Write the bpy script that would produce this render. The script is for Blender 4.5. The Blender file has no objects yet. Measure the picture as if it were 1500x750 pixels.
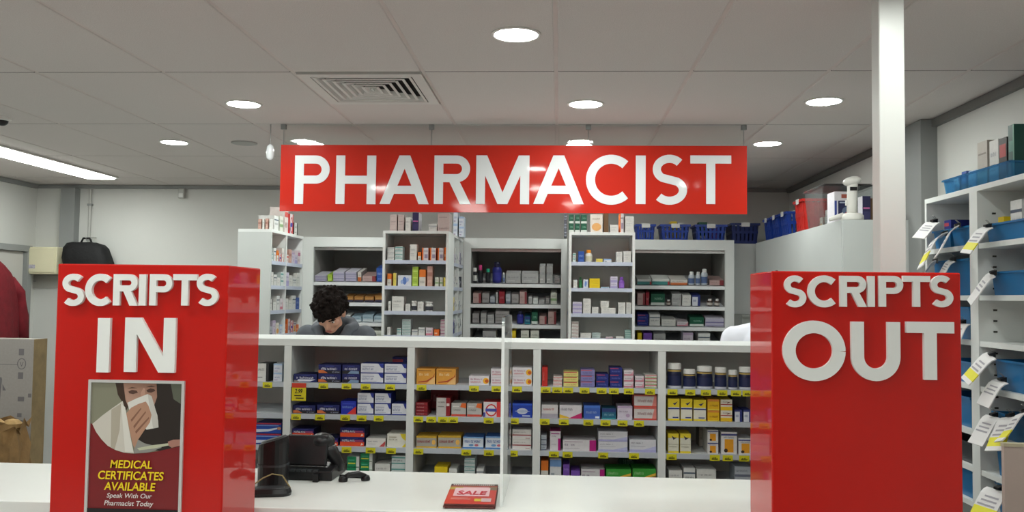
import bpy, bmesh, math, random
from mathutils import Vector, Matrix, Euler
sc = bpy.context.scene
COL = sc.collection
R = math.radians

# ------------------------------------------------------------------ camera
F, YAW, PIT, ROL = 1280.0, .0541, .0468, .0119
CAMZ = 1.64
CEIL = 2.65
_fw = Vector((-math.sin(YAW)*math.cos(PIT), math.cos(YAW)*math.cos(PIT), math.sin(PIT)))
_r0 = Vector((math.cos(YAW), math.sin(YAW), 0)); _u0 = _r0.cross(_fw)
_r = math.cos(ROL)*_r0 + math.sin(ROL)*_u0
_u = -math.sin(ROL)*_r0 + math.cos(ROL)*_u0
CAM = Vector((0, 0, CAMZ))
cd = bpy.data.cameras.new('camera'); cam = bpy.data.objects.new('camera', cd); COL.objects.link(cam)
cd.sensor_width = 36; cd.lens = 36*F/1500; cd.clip_start = .05
M3 = Matrix((_r, _u, -_fw)).transposed()
cam.matrix_world = Matrix.Translation(CAM) @ M3.to_4x4()
sc.camera = cam
# ------------------------------------------------------------------ view and world
vs = sc.view_settings
vs.view_transform = 'Standard'; vs.look = 'None'; vs.gamma = 1; vs.use_curve_mapping = False
vs.exposure = 1.0
w = bpy.data.worlds.new('world'); sc.world = w; w.use_nodes = True
w.node_tree.nodes['Background'].inputs[0].default_value = (.9, .95, 1, 1)
w.node_tree.nodes['Background'].inputs[1].default_value = .05
LAMP = 62.0        # emission of the ceiling downlights
PANEL = 11.0        # emission of the unseen ceiling light panels

def ray(x, y): return _fw + _r*((x-750)/F) - _u*((y-375)/F)
def atY(x, y, Y): d = ray(x, y); return CAM + d*(Y/d.y)
def atX(x, y, X): d = ray(x, y); return CAM + d*(X/d.x)
def atZ(x, y, Z): d = ray(x, y); return CAM + d*((Z-CAMZ)/d.z)

# ------------------------------------------------------------------ colours and materials
def lin(h):
    h = h.lstrip('#'); o = []
    for i in (0, 2, 4):
        v = int(h[i:i+2], 16)/255
        o.append(v/12.92 if v <= .04045 else ((v+.055)/1.055)**2.4)
    return (o[0], o[1], o[2], 1)
MATS = {}
def mat(name, col='#ffffff', rough=.5, metal=0, noise=None, bump=None, coat=0, emit=None, trans=0, ior=1.45, alpha=1, spec=.5, attr=False, coat_rough=.05):
    """noise=(scale, amount) mottles the colour, bump=(scale, strength, distance) roughens it"""
    if name in MATS: return MATS[name]
    m = bpy.data.materials.new(name); m.use_nodes = True; nt = m.node_tree; N = nt.nodes; L = nt.links
    b = N['Principled BSDF']
    c = lin(col) if isinstance(col, str) else col
    b.inputs['Base Color'].default_value = c
    b.inputs['Roughness'].default_value = rough; b.inputs['Metallic'].default_value = metal
    b.inputs['Coat Weight'].default_value = coat; b.inputs['Coat Roughness'].default_value = coat_rough
    b.inputs['Transmission Weight'].default_value = trans; b.inputs['IOR'].default_value = ior
    b.inputs['Alpha'].default_value = alpha; b.inputs['Specular IOR Level'].default_value = spec
    if emit:
        b.inputs['Emission Color'].default_value = lin(emit[0]); b.inputs['Emission Strength'].default_value = emit[1]
    tc = N.new('ShaderNodeTexCoord')
    src = None
    if attr:
        a = N.new('ShaderNodeVertexColor'); a.layer_name = 'Col'; src = a.outputs['Color']
        L.new(src, b.inputs['Base Color'])
    if noise:
        n = N.new('ShaderNodeTexNoise'); n.inputs['Scale'].default_value = noise[0]; n.inputs['Detail'].default_value = 5
        L.new(tc.outputs['Object'], n.inputs['Vector'])
        mr = N.new('ShaderNodeMapRange'); mr.inputs[1].default_value = .3; mr.inputs[2].default_value = .7
        mr.inputs[3].default_value = 1-noise[1]; mr.inputs[4].default_value = 1+noise[1]*.5
        L.new(n.outputs['Fac'], mr.inputs[0])
        mx = N.new('ShaderNodeMix'); mx.data_type = 'RGBA'; mx.blend_type = 'MULTIPLY'; mx.inputs[0].default_value = 1
        if src: L.new(src, mx.inputs[6])
        else: mx.inputs[6].default_value = c
        L.new(mr.outputs[0], mx.inputs[7]); L.new(mx.outputs[2], b.inputs['Base Color'])
    if bump:
        n = N.new('ShaderNodeTexNoise'); n.inputs['Scale'].default_value = bump[0]; n.inputs['Detail'].default_value = 3
        L.new(tc.outputs['Object'], n.inputs['Vector'])
        bp = N.new('ShaderNodeBump'); bp.inputs['Strength'].default_value = bump[1]; bp.inputs['Distance'].default_value = bump[2]
        L.new(n.outputs['Fac'], bp.inputs['Height']); L.new(bp.outputs[0], b.inputs['Normal'])
        if coat: L.new(bp.outputs[0], b.inputs['Coat Normal'])
    MATS[name] = m
    return m
PRINT = mat('printed_card', rough=.42, attr=True, noise=(60, .06))
GLOSSPRINT = mat('glossy_print', rough=.3, attr=True, coat=.3)
WALL = mat('wall_paint', '#cfcfcb', .75, noise=(1.5, .04), bump=(90, .12, .002))
TILE = mat('ceiling_tile', '#cfc8c4', .9, noise=(220, .10), bump=(260, .5, .003))
TBAR = mat('grid_bar_paint', '#c9bdb8', .55, noise=(8, .06))
GAP = mat('dark_void', '#2a2826', .9)
WHITE = mat('white_melamine', '#dfe2e0', .38, noise=(3, .03))
SHELF = mat('shelf_white', '#e3e6ea', .38, noise=(4, .03))
STRIP = mat('ticket_strip', '#bcc2ca', .4, noise=(9, .04))
BACKP = mat('grey_back_panel', '#e2e1da', .6, noise=(5, .05))
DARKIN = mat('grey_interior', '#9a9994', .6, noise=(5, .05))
COUNTER = mat('counter_laminate', '#eceeea', .25, noise=(5, .02))
REDP = mat('red_gloss_panel', '#c4150c', .4, spec=.1, coat=.75, coat_rough=.03, noise=(2.2, .05), bump=(3.0, .035, .01))
REDS = mat('red_acrylic_sign', '#c62a1b', .4, spec=.1, coat=.5, coat_rough=.06, noise=(2, .03), bump=(2.3, .10, .02))
LETTER = mat('white_letter', '#ecebe8', .45, noise=(12, .03))
LETTERS = mat('white_vinyl_letter', '#e6e8ea', .3, coat=.6, coat_rough=.06, bump=(2.3, .10, .02))
CLEAR = mat('clear_acrylic', '#f4faf8', .03, trans=1.0, ior=1.3)
STEEL = mat('brushed_steel', '#b5b5b3', .35, metal=.9, noise=(30, .08))
POLE = mat('pale_powder_coat', '#d2d3d0', .35, noise=(3, .03))
BLACKP = mat('black_plastic', '#141416', .4, noise=(14, .2))
DKGREY = mat('dark_grey_plastic', '#3c3f42', .35, noise=(14, .1))
GREYMET = mat('grey_trunking', '#8e908f', .55, noise=(4, .06))
CREAM = mat('cream_enamel', '#d9d3b4', .5, noise=(5, .05))
CABINET = mat('cabinet_white', '#c3c7c5', .45, noise=(3, .03))

# ------------------------------------------------------------------ mesh builder
class MB:
    def __init__(s): s.v = []; s.f = []; s.c = []; s.m = []
    def face(s, pts, col=None, m=0):
        n = len(s.v); s.v += [tuple(p) for p in pts]; s.f.append(tuple(range(n, n+len(pts)))); s.c.append(col); s.m.append(m)
    def box(s, x0, y0, z0, x1, y1, z1, col=None, m=0, M=None):
        P = [Vector(p) for p in ((x0,y0,z0),(x1,y0,z0),(x1,y1,z0),(x0,y1,z0),(x0,y0,z1),(x1,y0,z1),(x1,y1,z1),(x0,y1,z1))]
        if M is not None: P = [M @ p for p in P]
        n = len(s.v); s.v += [tuple(p) for p in P]
        for f in ((0,1,5,4),(1,2,6,5),(2,3,7,6),(3,0,4,7),(4,5,6,7),(3,2,1,0)):
            s.f.append(tuple(n+i for i in f)); s.c.append(col); s.m.append(m)
        return s
    def prism(s, pts, a, b, axis='y', col=None, m=0):
        """pts: 2-D outline, extruded from a to b along the axis"""
        def p3(p, t):
            return {'y': (p[0], t, p[1]), 'x': (t, p[0], p[1]), 'z': (p[0], p[1], t)}[axis]
        n = len(s.v); k = len(pts)
        s.v += [p3(p, a) for p in pts] + [p3(p, b) for p in pts]
        s.f.append(tuple(range(n, n+k))); s.f.append(tuple(reversed(range(n+k, n+2*k))))
        s.c += [col, col]; s.m += [m, m]
        for i in range(k):
            j = (i+1) % k
            s.f.append((n+j, n+i, n+k+i, n+k+j)); s.c.append(col); s.m.append(m)
        return s
    def rings(s, rings, col=None, m=0, cap=True):
        k = len(rings[0]); n = len(s.v)
        for r in rings: s.v += [tuple(p) for p in r]
        for a in range(len(rings)-1):
            for i in range(k):
                j = (i+1) % k
                s.f.append((n+a*k+i, n+a*k+j, n+(a+1)*k+j, n+(a+1)*k+i)); s.c.append(col); s.m.append(m)
        if cap:
            s.f.append(tuple(n+i for i in reversed(range(k)))); s.c.append(col); s.m.append(m)
            b = n+(len(rings)-1)*k
            s.f.append(tuple(b+i for i in range(k))); s.c.append(col); s.m.append(m)
        return s
    def lathe(s, prof, n=20, c=(0,0,0), col=None, m=0, cap=True):
        return s.rings([[(c[0]+r*math.cos(2*math.pi*i/n), c[1]+r*math.sin(2*math.pi*i/n), c[2]+z) for i in range(n)] for r, z in prof], col, m, cap)
    def tube(s, path, r, n=8, col=None, m=0):
        P = [Vector(p) for p in path]; rr = []
        for i, p in enumerate(P):
            t = (P[min(i+1, len(P)-1)]-P[max(i-1, 0)]).normalized()
            a = Vector((0,0,1)) if abs(t.z) < .9 else Vector((1,0,0))
            u = t.cross(a).normalized(); v = t.cross(u)
            rad = r[i] if isinstance(r, (list, tuple)) else r
            rr.append([p+u*rad*math.cos(2*math.pi*k/n)-v*rad*math.sin(2*math.pi*k/n) for k in range(n)])
        return s.rings(rr, col, m)
    def ell(s, c, r, rot=None, n=16, k=10, col=None, m=0):
        c = Vector(c); rr = []
        for a in range(k+1):
            t = -math.pi/2+math.pi*a/k; t = max(-1.53, min(1.53, t)); q = []
            for i in range(n):
                p = Vector((r[0]*math.cos(t)*math.cos(2*math.pi*i/n), r[1]*math.cos(t)*math.sin(2*math.pi*i/n), r[2]*math.sin(t)))
                if rot is not None: p = rot @ p
                q.append(c+p)
            rr.append(q)
        return s.rings(rr, col, m)
    def cap(s, p0, r0, p1, r1, n=14, col=None, m=0):
        p0 = Vector(p0); p1 = Vector(p1); t = (p1-p0).normalized()
        path = []; rad = []
        for a in (80, 55, 28, 0): path.append(p0-t*r0*math.sin(R(a))); rad.append(r0*math.cos(R(a)))
        for a in (0, 28, 55, 80): path.append(p1+t*r1*math.sin(R(a))); rad.append(r1*math.cos(R(a)))
        return s.tube(path, rad, n, col, m)
    def mesh(s, name, mats, smooth=False):
        me = bpy.data.meshes.new(name); me.from_pydata(s.v, [], s.f)
        for mm in (mats if isinstance(mats, (list, tuple)) else [mats]): me.materials.append(mm)
        me.polygons.foreach_set('material_index', s.m)
        if any(c is not None for c in s.c):
            ca = me.color_attributes.new('Col', 'FLOAT_COLOR', 'CORNER'); d = []
            for f, c in zip(s.f, s.c):
                if isinstance(c, list): 
                    for q in c: d += list(lin(q))
                else: d += list(lin(c or '#ffffff'))*len(f)
            ca.data.foreach_set('color', d)
        if smooth: me.polygons.foreach_set('use_smooth', [True]*len(s.f))
        me.update()
        return me
    def build(s, name, mats, parent=None, loc=(0,0,0), rot=(0,0,0), smooth=False, bevel=0, fix=True):
        me = s.mesh(name, mats, smooth)
        if fix and not me.color_attributes:
            bm = bmesh.new(); bm.from_mesh(me); bmesh.ops.recalc_face_normals(bm, faces=bm.faces); bm.to_mesh(me); bm.free()
        return put(name, me, parent, loc, rot, bevel)
def put(name, me, parent=None, loc=(0,0,0), rot=(0,0,0), bevel=0):
    o = bpy.data.objects.new(name, me); COL.objects.link(o)
    o.location = loc; o.rotation_euler = rot
    if parent: o.parent = parent
    if bevel:
        b = o.modifiers.new('bevel', 'BEVEL'); b.width = bevel; b.segments = 2; b.limit_method = 'ANGLE'
    return o
def thing(name, label, cat, loc=(0,0,0), rot=(0,0,0), group=None):
    o = bpy.data.objects.new(name, None); COL.objects.link(o); o.location = loc; o.rotation_euler = rot; o.empty_display_size = .1
    return tag(o, label, cat, group)
def tag(o, label, cat, group=None):
    o['label'] = label; o['category'] = cat
    if group: o['group'] = group
    return o
def struct(o, label=None, cat=None):
    o['kind'] = 'structure'
    if label: o['label'] = label
    if cat: o['category'] = cat
    return o
def B(*a): return MB().box(*a)
ORD = 'first second third fourth fifth sixth seventh eighth ninth tenth eleventh twelfth thirteenth fourteenth fifteenth sixteenth'.split()

# ================================================================== ROOM
XL, XR, YB, YF = -4.95, 2.075, 8.0, -5.0
struct(B(XL-.1, YF-.1, -.1, XR+.1, YB+.1, 0).build('floor', mat('vinyl_floor', '#bcbcba', .35, noise=(2, .06))), 'grey vinyl shop floor', 'floor')
struct(B(XL-.1, YB, 0, XR+.1, YB+.1, CEIL+.2).build('wall_back', WALL), 'pale painted wall behind the dispensary shelving', 'wall')
struct(B(XL-.1, YF-.1, 0, XL, YB, CEIL+.2).build('wall_left', WALL), 'pale wall at the far left with a doorway', 'wall')
struct(B(XR, YF-.1, 0, XR+.1, YB, CEIL+.2).build('wall_right', WALL), 'pale wall on the right behind the pigeonhole shelves', 'wall')
struct(B(XL-.1, YF-.1, 0, XR+.1, YF, CEIL+.2).build('wall_front', WALL), 'pale shop wall behind the viewer', 'wall')
# cornice angles
struct(B(XL, YB-.03, CEIL-.035, XR, YB, CEIL-.004).build('trim_1', GREYMET), 'grey ceiling angle along the back wall', 'trim')
struct(B(XR-.03, YF, CEIL-.045, XR, YB-.03, CEIL-.004).build('trim_2', mat('dark_angle', '#6d6c6a', .6)), 'dark grey ceiling angle along the right wall', 'trim')
struct(B(XL, YF, CEIL-.04, XL+.03, YB-.03, CEIL-.004).build('trim_3', GREYMET), 'grey ceiling angle along the left wall', 'trim')
# ceiling of tiles
ceil = struct(B(XL-.1, YF-.1, CEIL+.03, XR+.1, YB+.1, CEIL+.1).build('ceiling', GAP), 'suspended ceiling of white acoustic tiles', 'ceiling')
GX0, GY0 = -.022, 3.873
tile_cache = {}
def tile(x0, y0, x1, y1):
    x0 = max(x0, XL); x1 = min(x1, XR); y1 = min(y1, YB); y0 = max(y0, YF)
    if x1-x0 < .03 or y1-y0 < .03: return
    k = (round(x1-x0, 3), round(y1-y0, 3))
    if k not in tile_cache:
        a, b = k[0]/2-.008, k[1]/2-.004
        mb = MB()
        mb.rings([[(-a, -b, .02), (a, -b, .02), (a, b, .02), (-a, b, .02)], [(-a, -b, .003), (a, -b, .003), (a, b, .003), (-a, b, .003)],
                  [(-a+.004, -b+.003, 0), (a-.004, -b+.003, 0), (a-.004, b-.003, 0), (-a+.004, b-.003, 0)]])
        tile_cache[k] = mb.mesh('ceiling_tile', TILE)
        bm = bmesh.new(); bm.from_mesh(tile_cache[k]); bmesh.ops.recalc_face_normals(bm, faces=bm.faces); bm.to_mesh(tile_cache[k]); bm.free()
    put('ceiling_tile', tile_cache[k], ceil, ((x0+x1)/2, (y0+y1)/2, CEIL))
for i in range(-9, 5):
    for j in range(-8, 5):
        x0, y0 = GX0+.6*i, GY0+1.2*j
        if i == -2 and j == 0:
            tile(x0, y0+.65, x0+.6, y0+1.2)
            continue
        tile(x0, y0, x0+.6, y0+1.2)
for i in range(-8, 5):
    x = GX0+.6*i
    if XL < x < XR: MB().box(x-.0085, YF, CEIL+.0035, x+.0085, YB, CEIL+.012).build('grid_bar', TBAR, ceil)
CROSS = mat('joint_shadow_bar', '#3c3936', .8)  # dark strips paint the shade in the crosswise tile joints
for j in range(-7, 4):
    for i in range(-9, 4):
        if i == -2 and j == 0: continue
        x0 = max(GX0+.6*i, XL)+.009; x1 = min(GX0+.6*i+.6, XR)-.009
        if x1 > x0: B(x0, GY0+1.2*j-.0035, CEIL+.001, x1, GY0+1.2*j+.0035, CEIL+.006).build('joint_shade_strip', CROSS, ceil)
# ceiling vent
def vent():
    x0, x1, y0, y1 = GX0-1.2+.012, GX0-.6-.012, GY0+.02, GY0+.64
    t = thing('ceiling_vent', 'square white louvred air vent set in the ceiling left of centre', 'vent', ((x0+x1)/2, (y0+y1)/2, CEIL))
    a = (x1-x0)/2; b = (y1-y0)/2
    VM = mat('vent_paint', '#cfcdc8', .5, noise=(6, .05))
    mb = MB()
    mb.box(-a, -b, -.006, a, -b+.05, .012).box(-a, b-.05, -.006, a, b, .012).box(-a, -b+.05, -.006, -a+.05, b-.05, .012).box(a-.05, -b+.05, -.006, a, b-.05, .012)
    mb.build('frame', VM, t)
    B(-a+.03, -b+.03, .022, a-.03, b-.03, .028).build('duct_plate', GAP, t)
    for k in range(6):
        o = .055+k*.038; i2 = o+.019
        q = lambda d, z: [(-a+d, -b+d, z), (a-d, -b+d, z), (a-d, b-d, z), (-a+d, b-d, z)]
        MB().rings([q(o, -.004), q(o, -.006), q(o+.014, -.006), q(i2+.011, .018), q(i2+.009, .018), q(o+.012, -.004), q(o, -.004)], cap=False).build('louvre', VM, t)
    d = .055+6*.038
    B(-a+d, -b+d, -.004, a-d, b-d, .018).build('centre_plate', VM, t)
vent()
# downlights
EM = mat('lamp_diffuser', '#ffffff', .5, emit=('#f9fff9', LAMP))
RIM = mat('lamp_rim', '#e6e4e0', .4)
dl_rim = MB().rings([[(r*math.cos(2*math.pi*i/40), r*math.sin(2*math.pi*i/40), z) for i in range(40)] for r, z in ((.085, 0), (.097, -.001), (.093, -.006), (.084, -.006), (.082, -.002))], cap=False).mesh('trim_ring', RIM, True)
dl_disc = MB().lathe([(.082, -.002), (.083, -.004), (.06, -.005)], 40).mesh('diffuser', EM)
DL = [((-.174, 3.313), 'largest round downlight, nearest above the middle of the sign'), ((-1.685, 4.525), 'round downlight just left of the air vent'),
      ((.13, 4.525), 'round downlight above the letters of the red hanging sign, middle row'), ((1.332, 4.463), 'round downlight left of the white pole, nearer one'),
      ((-2.584, 5.683), 'leftmost round downlight, above the left red box'), ((-1.668, 5.722), 'round downlight peeking over the P of the sign'),
      ((.123, 5.749), 'round downlight peeking over the middle of the sign'), ((1.335, 5.681), 'round downlight right of the sign end, farther one'),
      ((1.13, 2.42), 'round downlight just before the white pole, above the frame'), ((-1.68, 2.1), 'round downlight above the left red box, above the frame'),
      ((-.2, 2.05), 'unseen downlight added to brighten the counter front, above the frame'), ((.13, .8), 'round downlight over the shop floor before the counter'), ((.13, 6.55), 'round downlight behind the right half of the sign'), ((-1.67, 6.55), 'round downlight behind the left half of the sign'), ((-3.4, 3.4), 'round downlight over the far left aisle'),  # counter-front and both behind-sign downlights are added for brightness
      ((-3.6, 1.0), 'round downlight over the left shop aisle')]
for (x, y), lb in DL:
    t = thing('downlight', lb, 'ceiling light', (x, y, CEIL), group='round ceiling downlights')
    put('trim_ring', dl_rim, t); put('diffuser', dl_disc, t)
# fluorescent strip, far left
def fluoro():
    p0 = Vector((-4.07, 5.6, CEIL)); p1 = Vector((-3.92, 7.35, CEIL))
    t = thing('fluorescent_strip', 'long glowing fluorescent strip light on the ceiling at far left', 'ceiling light', (-4.0, 6.5, CEIL-.003))
    B(-.14, -.92, -.012, .14, .92, 0).build('housing', RIM, t)
    B(-.115, -.9, -.022, .115, .9, -.012).build('diffuser', mat('tube_diffuser', '#ffffff', .5, emit=('#f9fff9', 12)), t)
fluoro()
# unseen light panels behind the viewer, set to light the fronts
for x, xn in ((-3.4, 'left'), (-1.0, 'middle')):
    for y, yn in ((.2, 'nearest the counter'), (-2.2, 'farther from the counter')):
        t = thing('light_panel', 'unseen ceiling light panel over the sales floor, %s column, %s' % (xn, yn), 'ceiling light', (x, y, CEIL), group='unseen light panels over the sales floor')
        B(-.16, -.62, -.012, .16, .62, 0).build('frame', RIM, t)
        B(-.145, -.6, -.016, .145, .6, -.012).build('diffuser', mat('panel_diffuser', '#ffffff', .5, emit=('#f9fff9', PANEL)), t)
# ceiling speaker, smoke detector, dark dome
MB().lathe([(.085, 0), (.085, -.006), (.075, -.009), (.02, -.010)], 28).build('ceiling_speaker', mat('speaker_grille', '#a7a6a2', .7, bump=(400, .5, .002)), None, (-2.112, 5.702, CEIL), smooth=False)
tag(bpy.data.objects['ceiling_speaker'], 'flush grey round speaker in the ceiling left of the sign', 'speaker')
t = thing('dome_camera', 'small dark dome camera on the ceiling at the left edge', 'camera', tuple(atZ(3, 172, CEIL)))
MB().lathe([(.05, 0), (.05, -.015), (.035, -.02)], 20).build('mount', RIM, t)
MB().ell((0, 0, -.02), (.035, .035, .03)).build('dome', BLACKP, t, smooth=True)
t = thing('motion_sensor', 'small pale sensor high on the back wall above the left red box', 'sensor', (-3.536, YB, 2.57))
B(-.03, -.05, -.045, .03, 0, .045).build('body', mat('sensor_plastic', '#b9b9b4', .5), t, bevel=.008)
B(-.02, -.054, -.035, .02, -.05, .0).build('lens', mat('sensor_lens', '#d8d8d4', .3), t)

# right wall column and left wall trunking
t = struct(B(1.985, 4.9, 0, XR, 5.12, CEIL-.004).build('column', GREYMET), 'grey boxed column against the right wall', 'column')
t = thing('cable_trunking', 'grey vertical cable trunking on the back wall at far left', 'trunking', (-4.6, YB, 2.05))
B(-.07, -.09, 0, .07, 0, CEIL-2.05-.04).build('trunk', GREYMET, t)
t = thing('conduit_pipe', 'thin vertical conduit beside the grey trunking', 'pipe', (-4.62+.3, YB-.02, 2.0))
MB().tube([(-.1, 0, 0), (-.1, 0, .605)], .014).build('pipe', mat('pipe_paint', '#b3b2ae', .5), t)
for z in (.12, .45): B(-.12, -.018, z, -.08, .02, z+.02).build('clamp', GREYMET, t)
t = thing('meter_box', 'cream electrical box on the back wall beside the red coat', 'electrical box', (-4.82, YB-.18, 1.80))
B(-.13, 0, 0, .19, .18, .25).build('body', CREAM, t, bevel=.006)
B(-.115, -.008, .015, .175, 0, .235).build('cover', CREAM, t, bevel=.004)
B(-.09, -.010, .05, -.01, -.008, .085).build('sticker', mat('sticker_print', '#b9b3c0', .5, noise=(90, .4)), t)
t = thing('wall_plate', 'flat grey plate on the wall below the cream box', 'plate', (-4.85, YB-.012, 1.67))
B(-.12, 0, 0, .15, .012, .125).build('plate', mat('plate_grey', '#a8a6a0', .6), t)
B(-.10, -.004, .06, -.07, 0, .07).build('screw', GREYMET, t)
# door in the left wall
d = struct(B(XL, 6.85, 0, XL+.025, 7.78, 2.0).build('door_1', mat('door_paint', '#bdbbb6', .5, noise=(3, .04))), 'pale grey door in the left wall', 'door')
mb = MB().box(XL, 7.79, 0, XL+.06, 7.86, 2.06).box(XL, 6.77, 0, XL+.06, 6.84, 2.06).box(XL, 6.84, 2.005, XL+.06, 7.79, 2.06)
mb.build('door_frame', GREYMET, d)
MB().lathe([(.022, 0), (.022, .03), (.012, .04)], 14).build('door_handle', STEEL, d, (XL+.025, 6.95, 1.0), (0, R(90), 0))

# ================================================================== LETTERS
def ribbon(pts, hw):
    P = [Vector(p) for p in pts]; Lf = []; Rt = []
    for i, p in enumerate(P):
        a = P[max(i-1, 0)]; b = P[min(i+1, len(P)-1)]
        t = (b-a).normalized(); n = Vector((-t.y, t.x))
        Lf.append(p+n*hw); Rt.append(p-n*hw)
    return [(Lf[i], Lf[i+1], Rt[i+1], Rt[i]) for i in range(len(P)-1)]
def arc(cx, cy, rx, ry, a0, a1, n=22):
    return [(cx+rx*math.cos(R(a0+(a1-a0)*i/n)), cy+ry*math.sin(R(a0+(a1-a0)*i/n))) for i in range(n+1)]
def glyph(ch, w, t):
    """list of 2-D polygons for a capital of height 1 and width w with stroke t"""
    rect = lambda a, b, c, d: [(a, b), (c, b), (c, d), (a, d)]
    h = t*.9
    if ch == 'I': return [rect(0, 0, w, 1)]
    if ch == 'H': return [rect(0, 0, t, 1), rect(w-t, 0, w, 1), rect(t, .5-h/2, w-t, .5+h/2)]
    if ch == 'T': return [rect(0, 1-h, w, 1), rect(w/2-t/2, 0, w/2+t/2, 1-h)]
    if ch == 'N': return [rect(0, 0, t, 1), rect(w-t, 0, w, 1), [(t*.2, 1), (t*1.35, 1), (w-t*.2, 0), (w-t*1.35, 0)]]
    if ch == 'A':
        a = t*.6; s = t*1.12
        q = lambda y: s*.95+(w/2-s*.2)*y*.82
        return [[(0, 0), (s, 0), (w/2+a, 1), (w/2-a, 1)], [(w-s, 0), (w, 0), (w/2+a, 1), (w/2-a, 1)], [(w*.2, .21), (w*.8, .21), (w*.72, .21+h), (w*.28, .21+h)]]
    if ch == 'M':
        s = t*1.2; a = t*.55
        return [rect(0, 0, t, 1), rect(w-t, 0, w, 1), [(0, 1), (s, 1), (w/2+a, 0), (w/2-a, 0)], [(w-s, 1), (w, 1), (w/2+a, 0), (w/2-a, 0)]]
    if ch in 'PR':
        bh = .58 if ch == 'P' else .55; r = (bh-h)/2; cx = w-h/2-r; cy = 1-h/2-r
        out = [rect(0, 0, t, 1)] + ribbon([(t*.6, 1-h/2), (cx-.001, 1-h/2)] + list(reversed(arc(cx, cy, r, r, -90, 90))) + [(t*.6, cy-r)], h/2)
        if ch == 'R': out.append([(w*.36, cy-r+.02), (w*.36+t*1.15, cy-r+.02), (w+.02, 0), (w+.02-t*1.2, 0)])
        return out
    if ch == 'C': return ribbon(arc(w*.56, .5, w*.56-t/2, .515-t/2, 47, 313, 34), t/2)
    if ch == 'O': return ribbon(arc(w/2, .5, w/2-t/2, .52-t/2, 0, 360, 48), t/2)
    if ch == 'U':
        r = (w-t)/2
        return ribbon([(t/2, 1), (t/2, r+t/2-.02)] + arc(w/2, r+t/2-.02, r, r, 180, 360) + [(w-t/2, 1)], t/2)
    if ch == 'S':
        rx = (w-t)/2; ry = (1.03-h)/4; x = w/2
        up = arc(x, .5+ry, rx*.94, ry, 38, 235, 20); dn = arc(x, .5-ry, rx, ry, 55, -142, 20)
        return ribbon(up + dn, h/2)
def letter_mesh(ch, w, t, H, depth):
    mb = MB()
    for i, pg in enumerate(glyph(ch, w, t)):
        mb.prism([(x*H, y*H) for x, y in pg], -depth-.00006*(i % 7), 0, 'y')
    return mb
def letters(parent, spec, y0, y1, Y, t, depth, material, px0):
    """spec: (char, left px, right px); y0,y1 pixel rows of the cap height on the plane Y"""
    for ch, a, b in spec:
        p = atY(a, y1, Y); q = atY(b, y1, Y); top = atY((a+b)/2, y0, Y); H = top.z-p.z
        letter_mesh(ch, (q.x-p.x)/H, t, H, depth).build('letter', material, parent, Vector((p.x, Y, (p.z+q.z)/2))-px0)
def text_mesh(s, wid, hei, mtl, bold=0, shear=0, thick=.0006):
    cu = bpy.data.curves.new('txt', 'FONT'); cu.body = s; cu.offset = bold; cu.shear = shear; cu.extrude = .02
    o = bpy.data.objects.new('txt', cu); COL.objects.link(o)
    bpy.context.view_layer.update()
    me = bpy.data.meshes.new_from_object(o.evaluated_get(bpy.context.evaluated_depsgraph_get()))
    bpy.data.objects.remove(o); bpy.data.curves.remove(cu)
    xs = [v.co.x for v in me.vertices]; ys = [v.co.y for v in me.vertices]
    x0, x1, y0, y1 = min(xs), max(xs), min(ys), max(ys)
    for v in me.vertices:
        v.co = ((v.co.x-x0)/(x1-x0)*wid, -thick/2-v.co.z/.02*thick/2, (v.co.y-y0)/(y1-y0)*hei)
    me.materials.clear(); me.materials.append(mtl)
    return me

# ================================================================== HANGING SIGN
def hanging_sign():
    Y = 5.07
    a = Vector((-1.655, Y, 2.131)); b = Vector((1.075, Y, 2.526))
    t = thing('hanging_sign', 'long red hanging sign reading PHARMACIST in white capitals', 'sign', a)
    B(0, 0, 0, b.x-a.x, .012, b.z-a.z).build('panel', REDS, t)
    spec = [('P',431,482),('H',491.5,550),('A',556,628),('R',635.5,688),('M',697,775),('A',781,855),('C',858,924),('I',931,945.5),('S',954,1007),('T',1011,1071)]
    letters(t, spec, 228, 299, Y, .185, .003, LETTERS, a)
    B(.02, .004, b.z-a.z, b.x-a.x-.02, .008, CEIL-a.z-.003).build('clear_strip', CLEAR, t)
    for px in (415, 632, 862, 1090):
        x = atY(px, 190, Y).x-a.x
        x = min(max(x, .01), b.x-a.x-.01)
        rod = MB().tube([(x, .014, b.z-a.z-.02), (x, .014, CEIL-a.z-.002)], .003, 6).build('hanger_rod', STEEL, t)
        B(x-.015, -.002, CEIL-a.z-.03, x+.015, .02, CEIL-a.z-.002).build('ceiling_clip', GREYMET, rod)
hanging_sign()
t = thing('glass_pendant', 'small clear glass pendant hanging at the left end of the sign', 'pendant', (-1.72, 5.07, 2.48))
MB().tube([(0, 0, .05), (0, 0, CEIL-2.48-.002)], .002, 6).build('cord', STEEL, t)
MB().lathe([(.006, .05), (.02, .035), (.024, .0), (.02, -.035), (.008, -.045)], 16).build('globe', mat('opal_glass', '#eef2f6', .08, coat=1), t, smooth=True)

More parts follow.
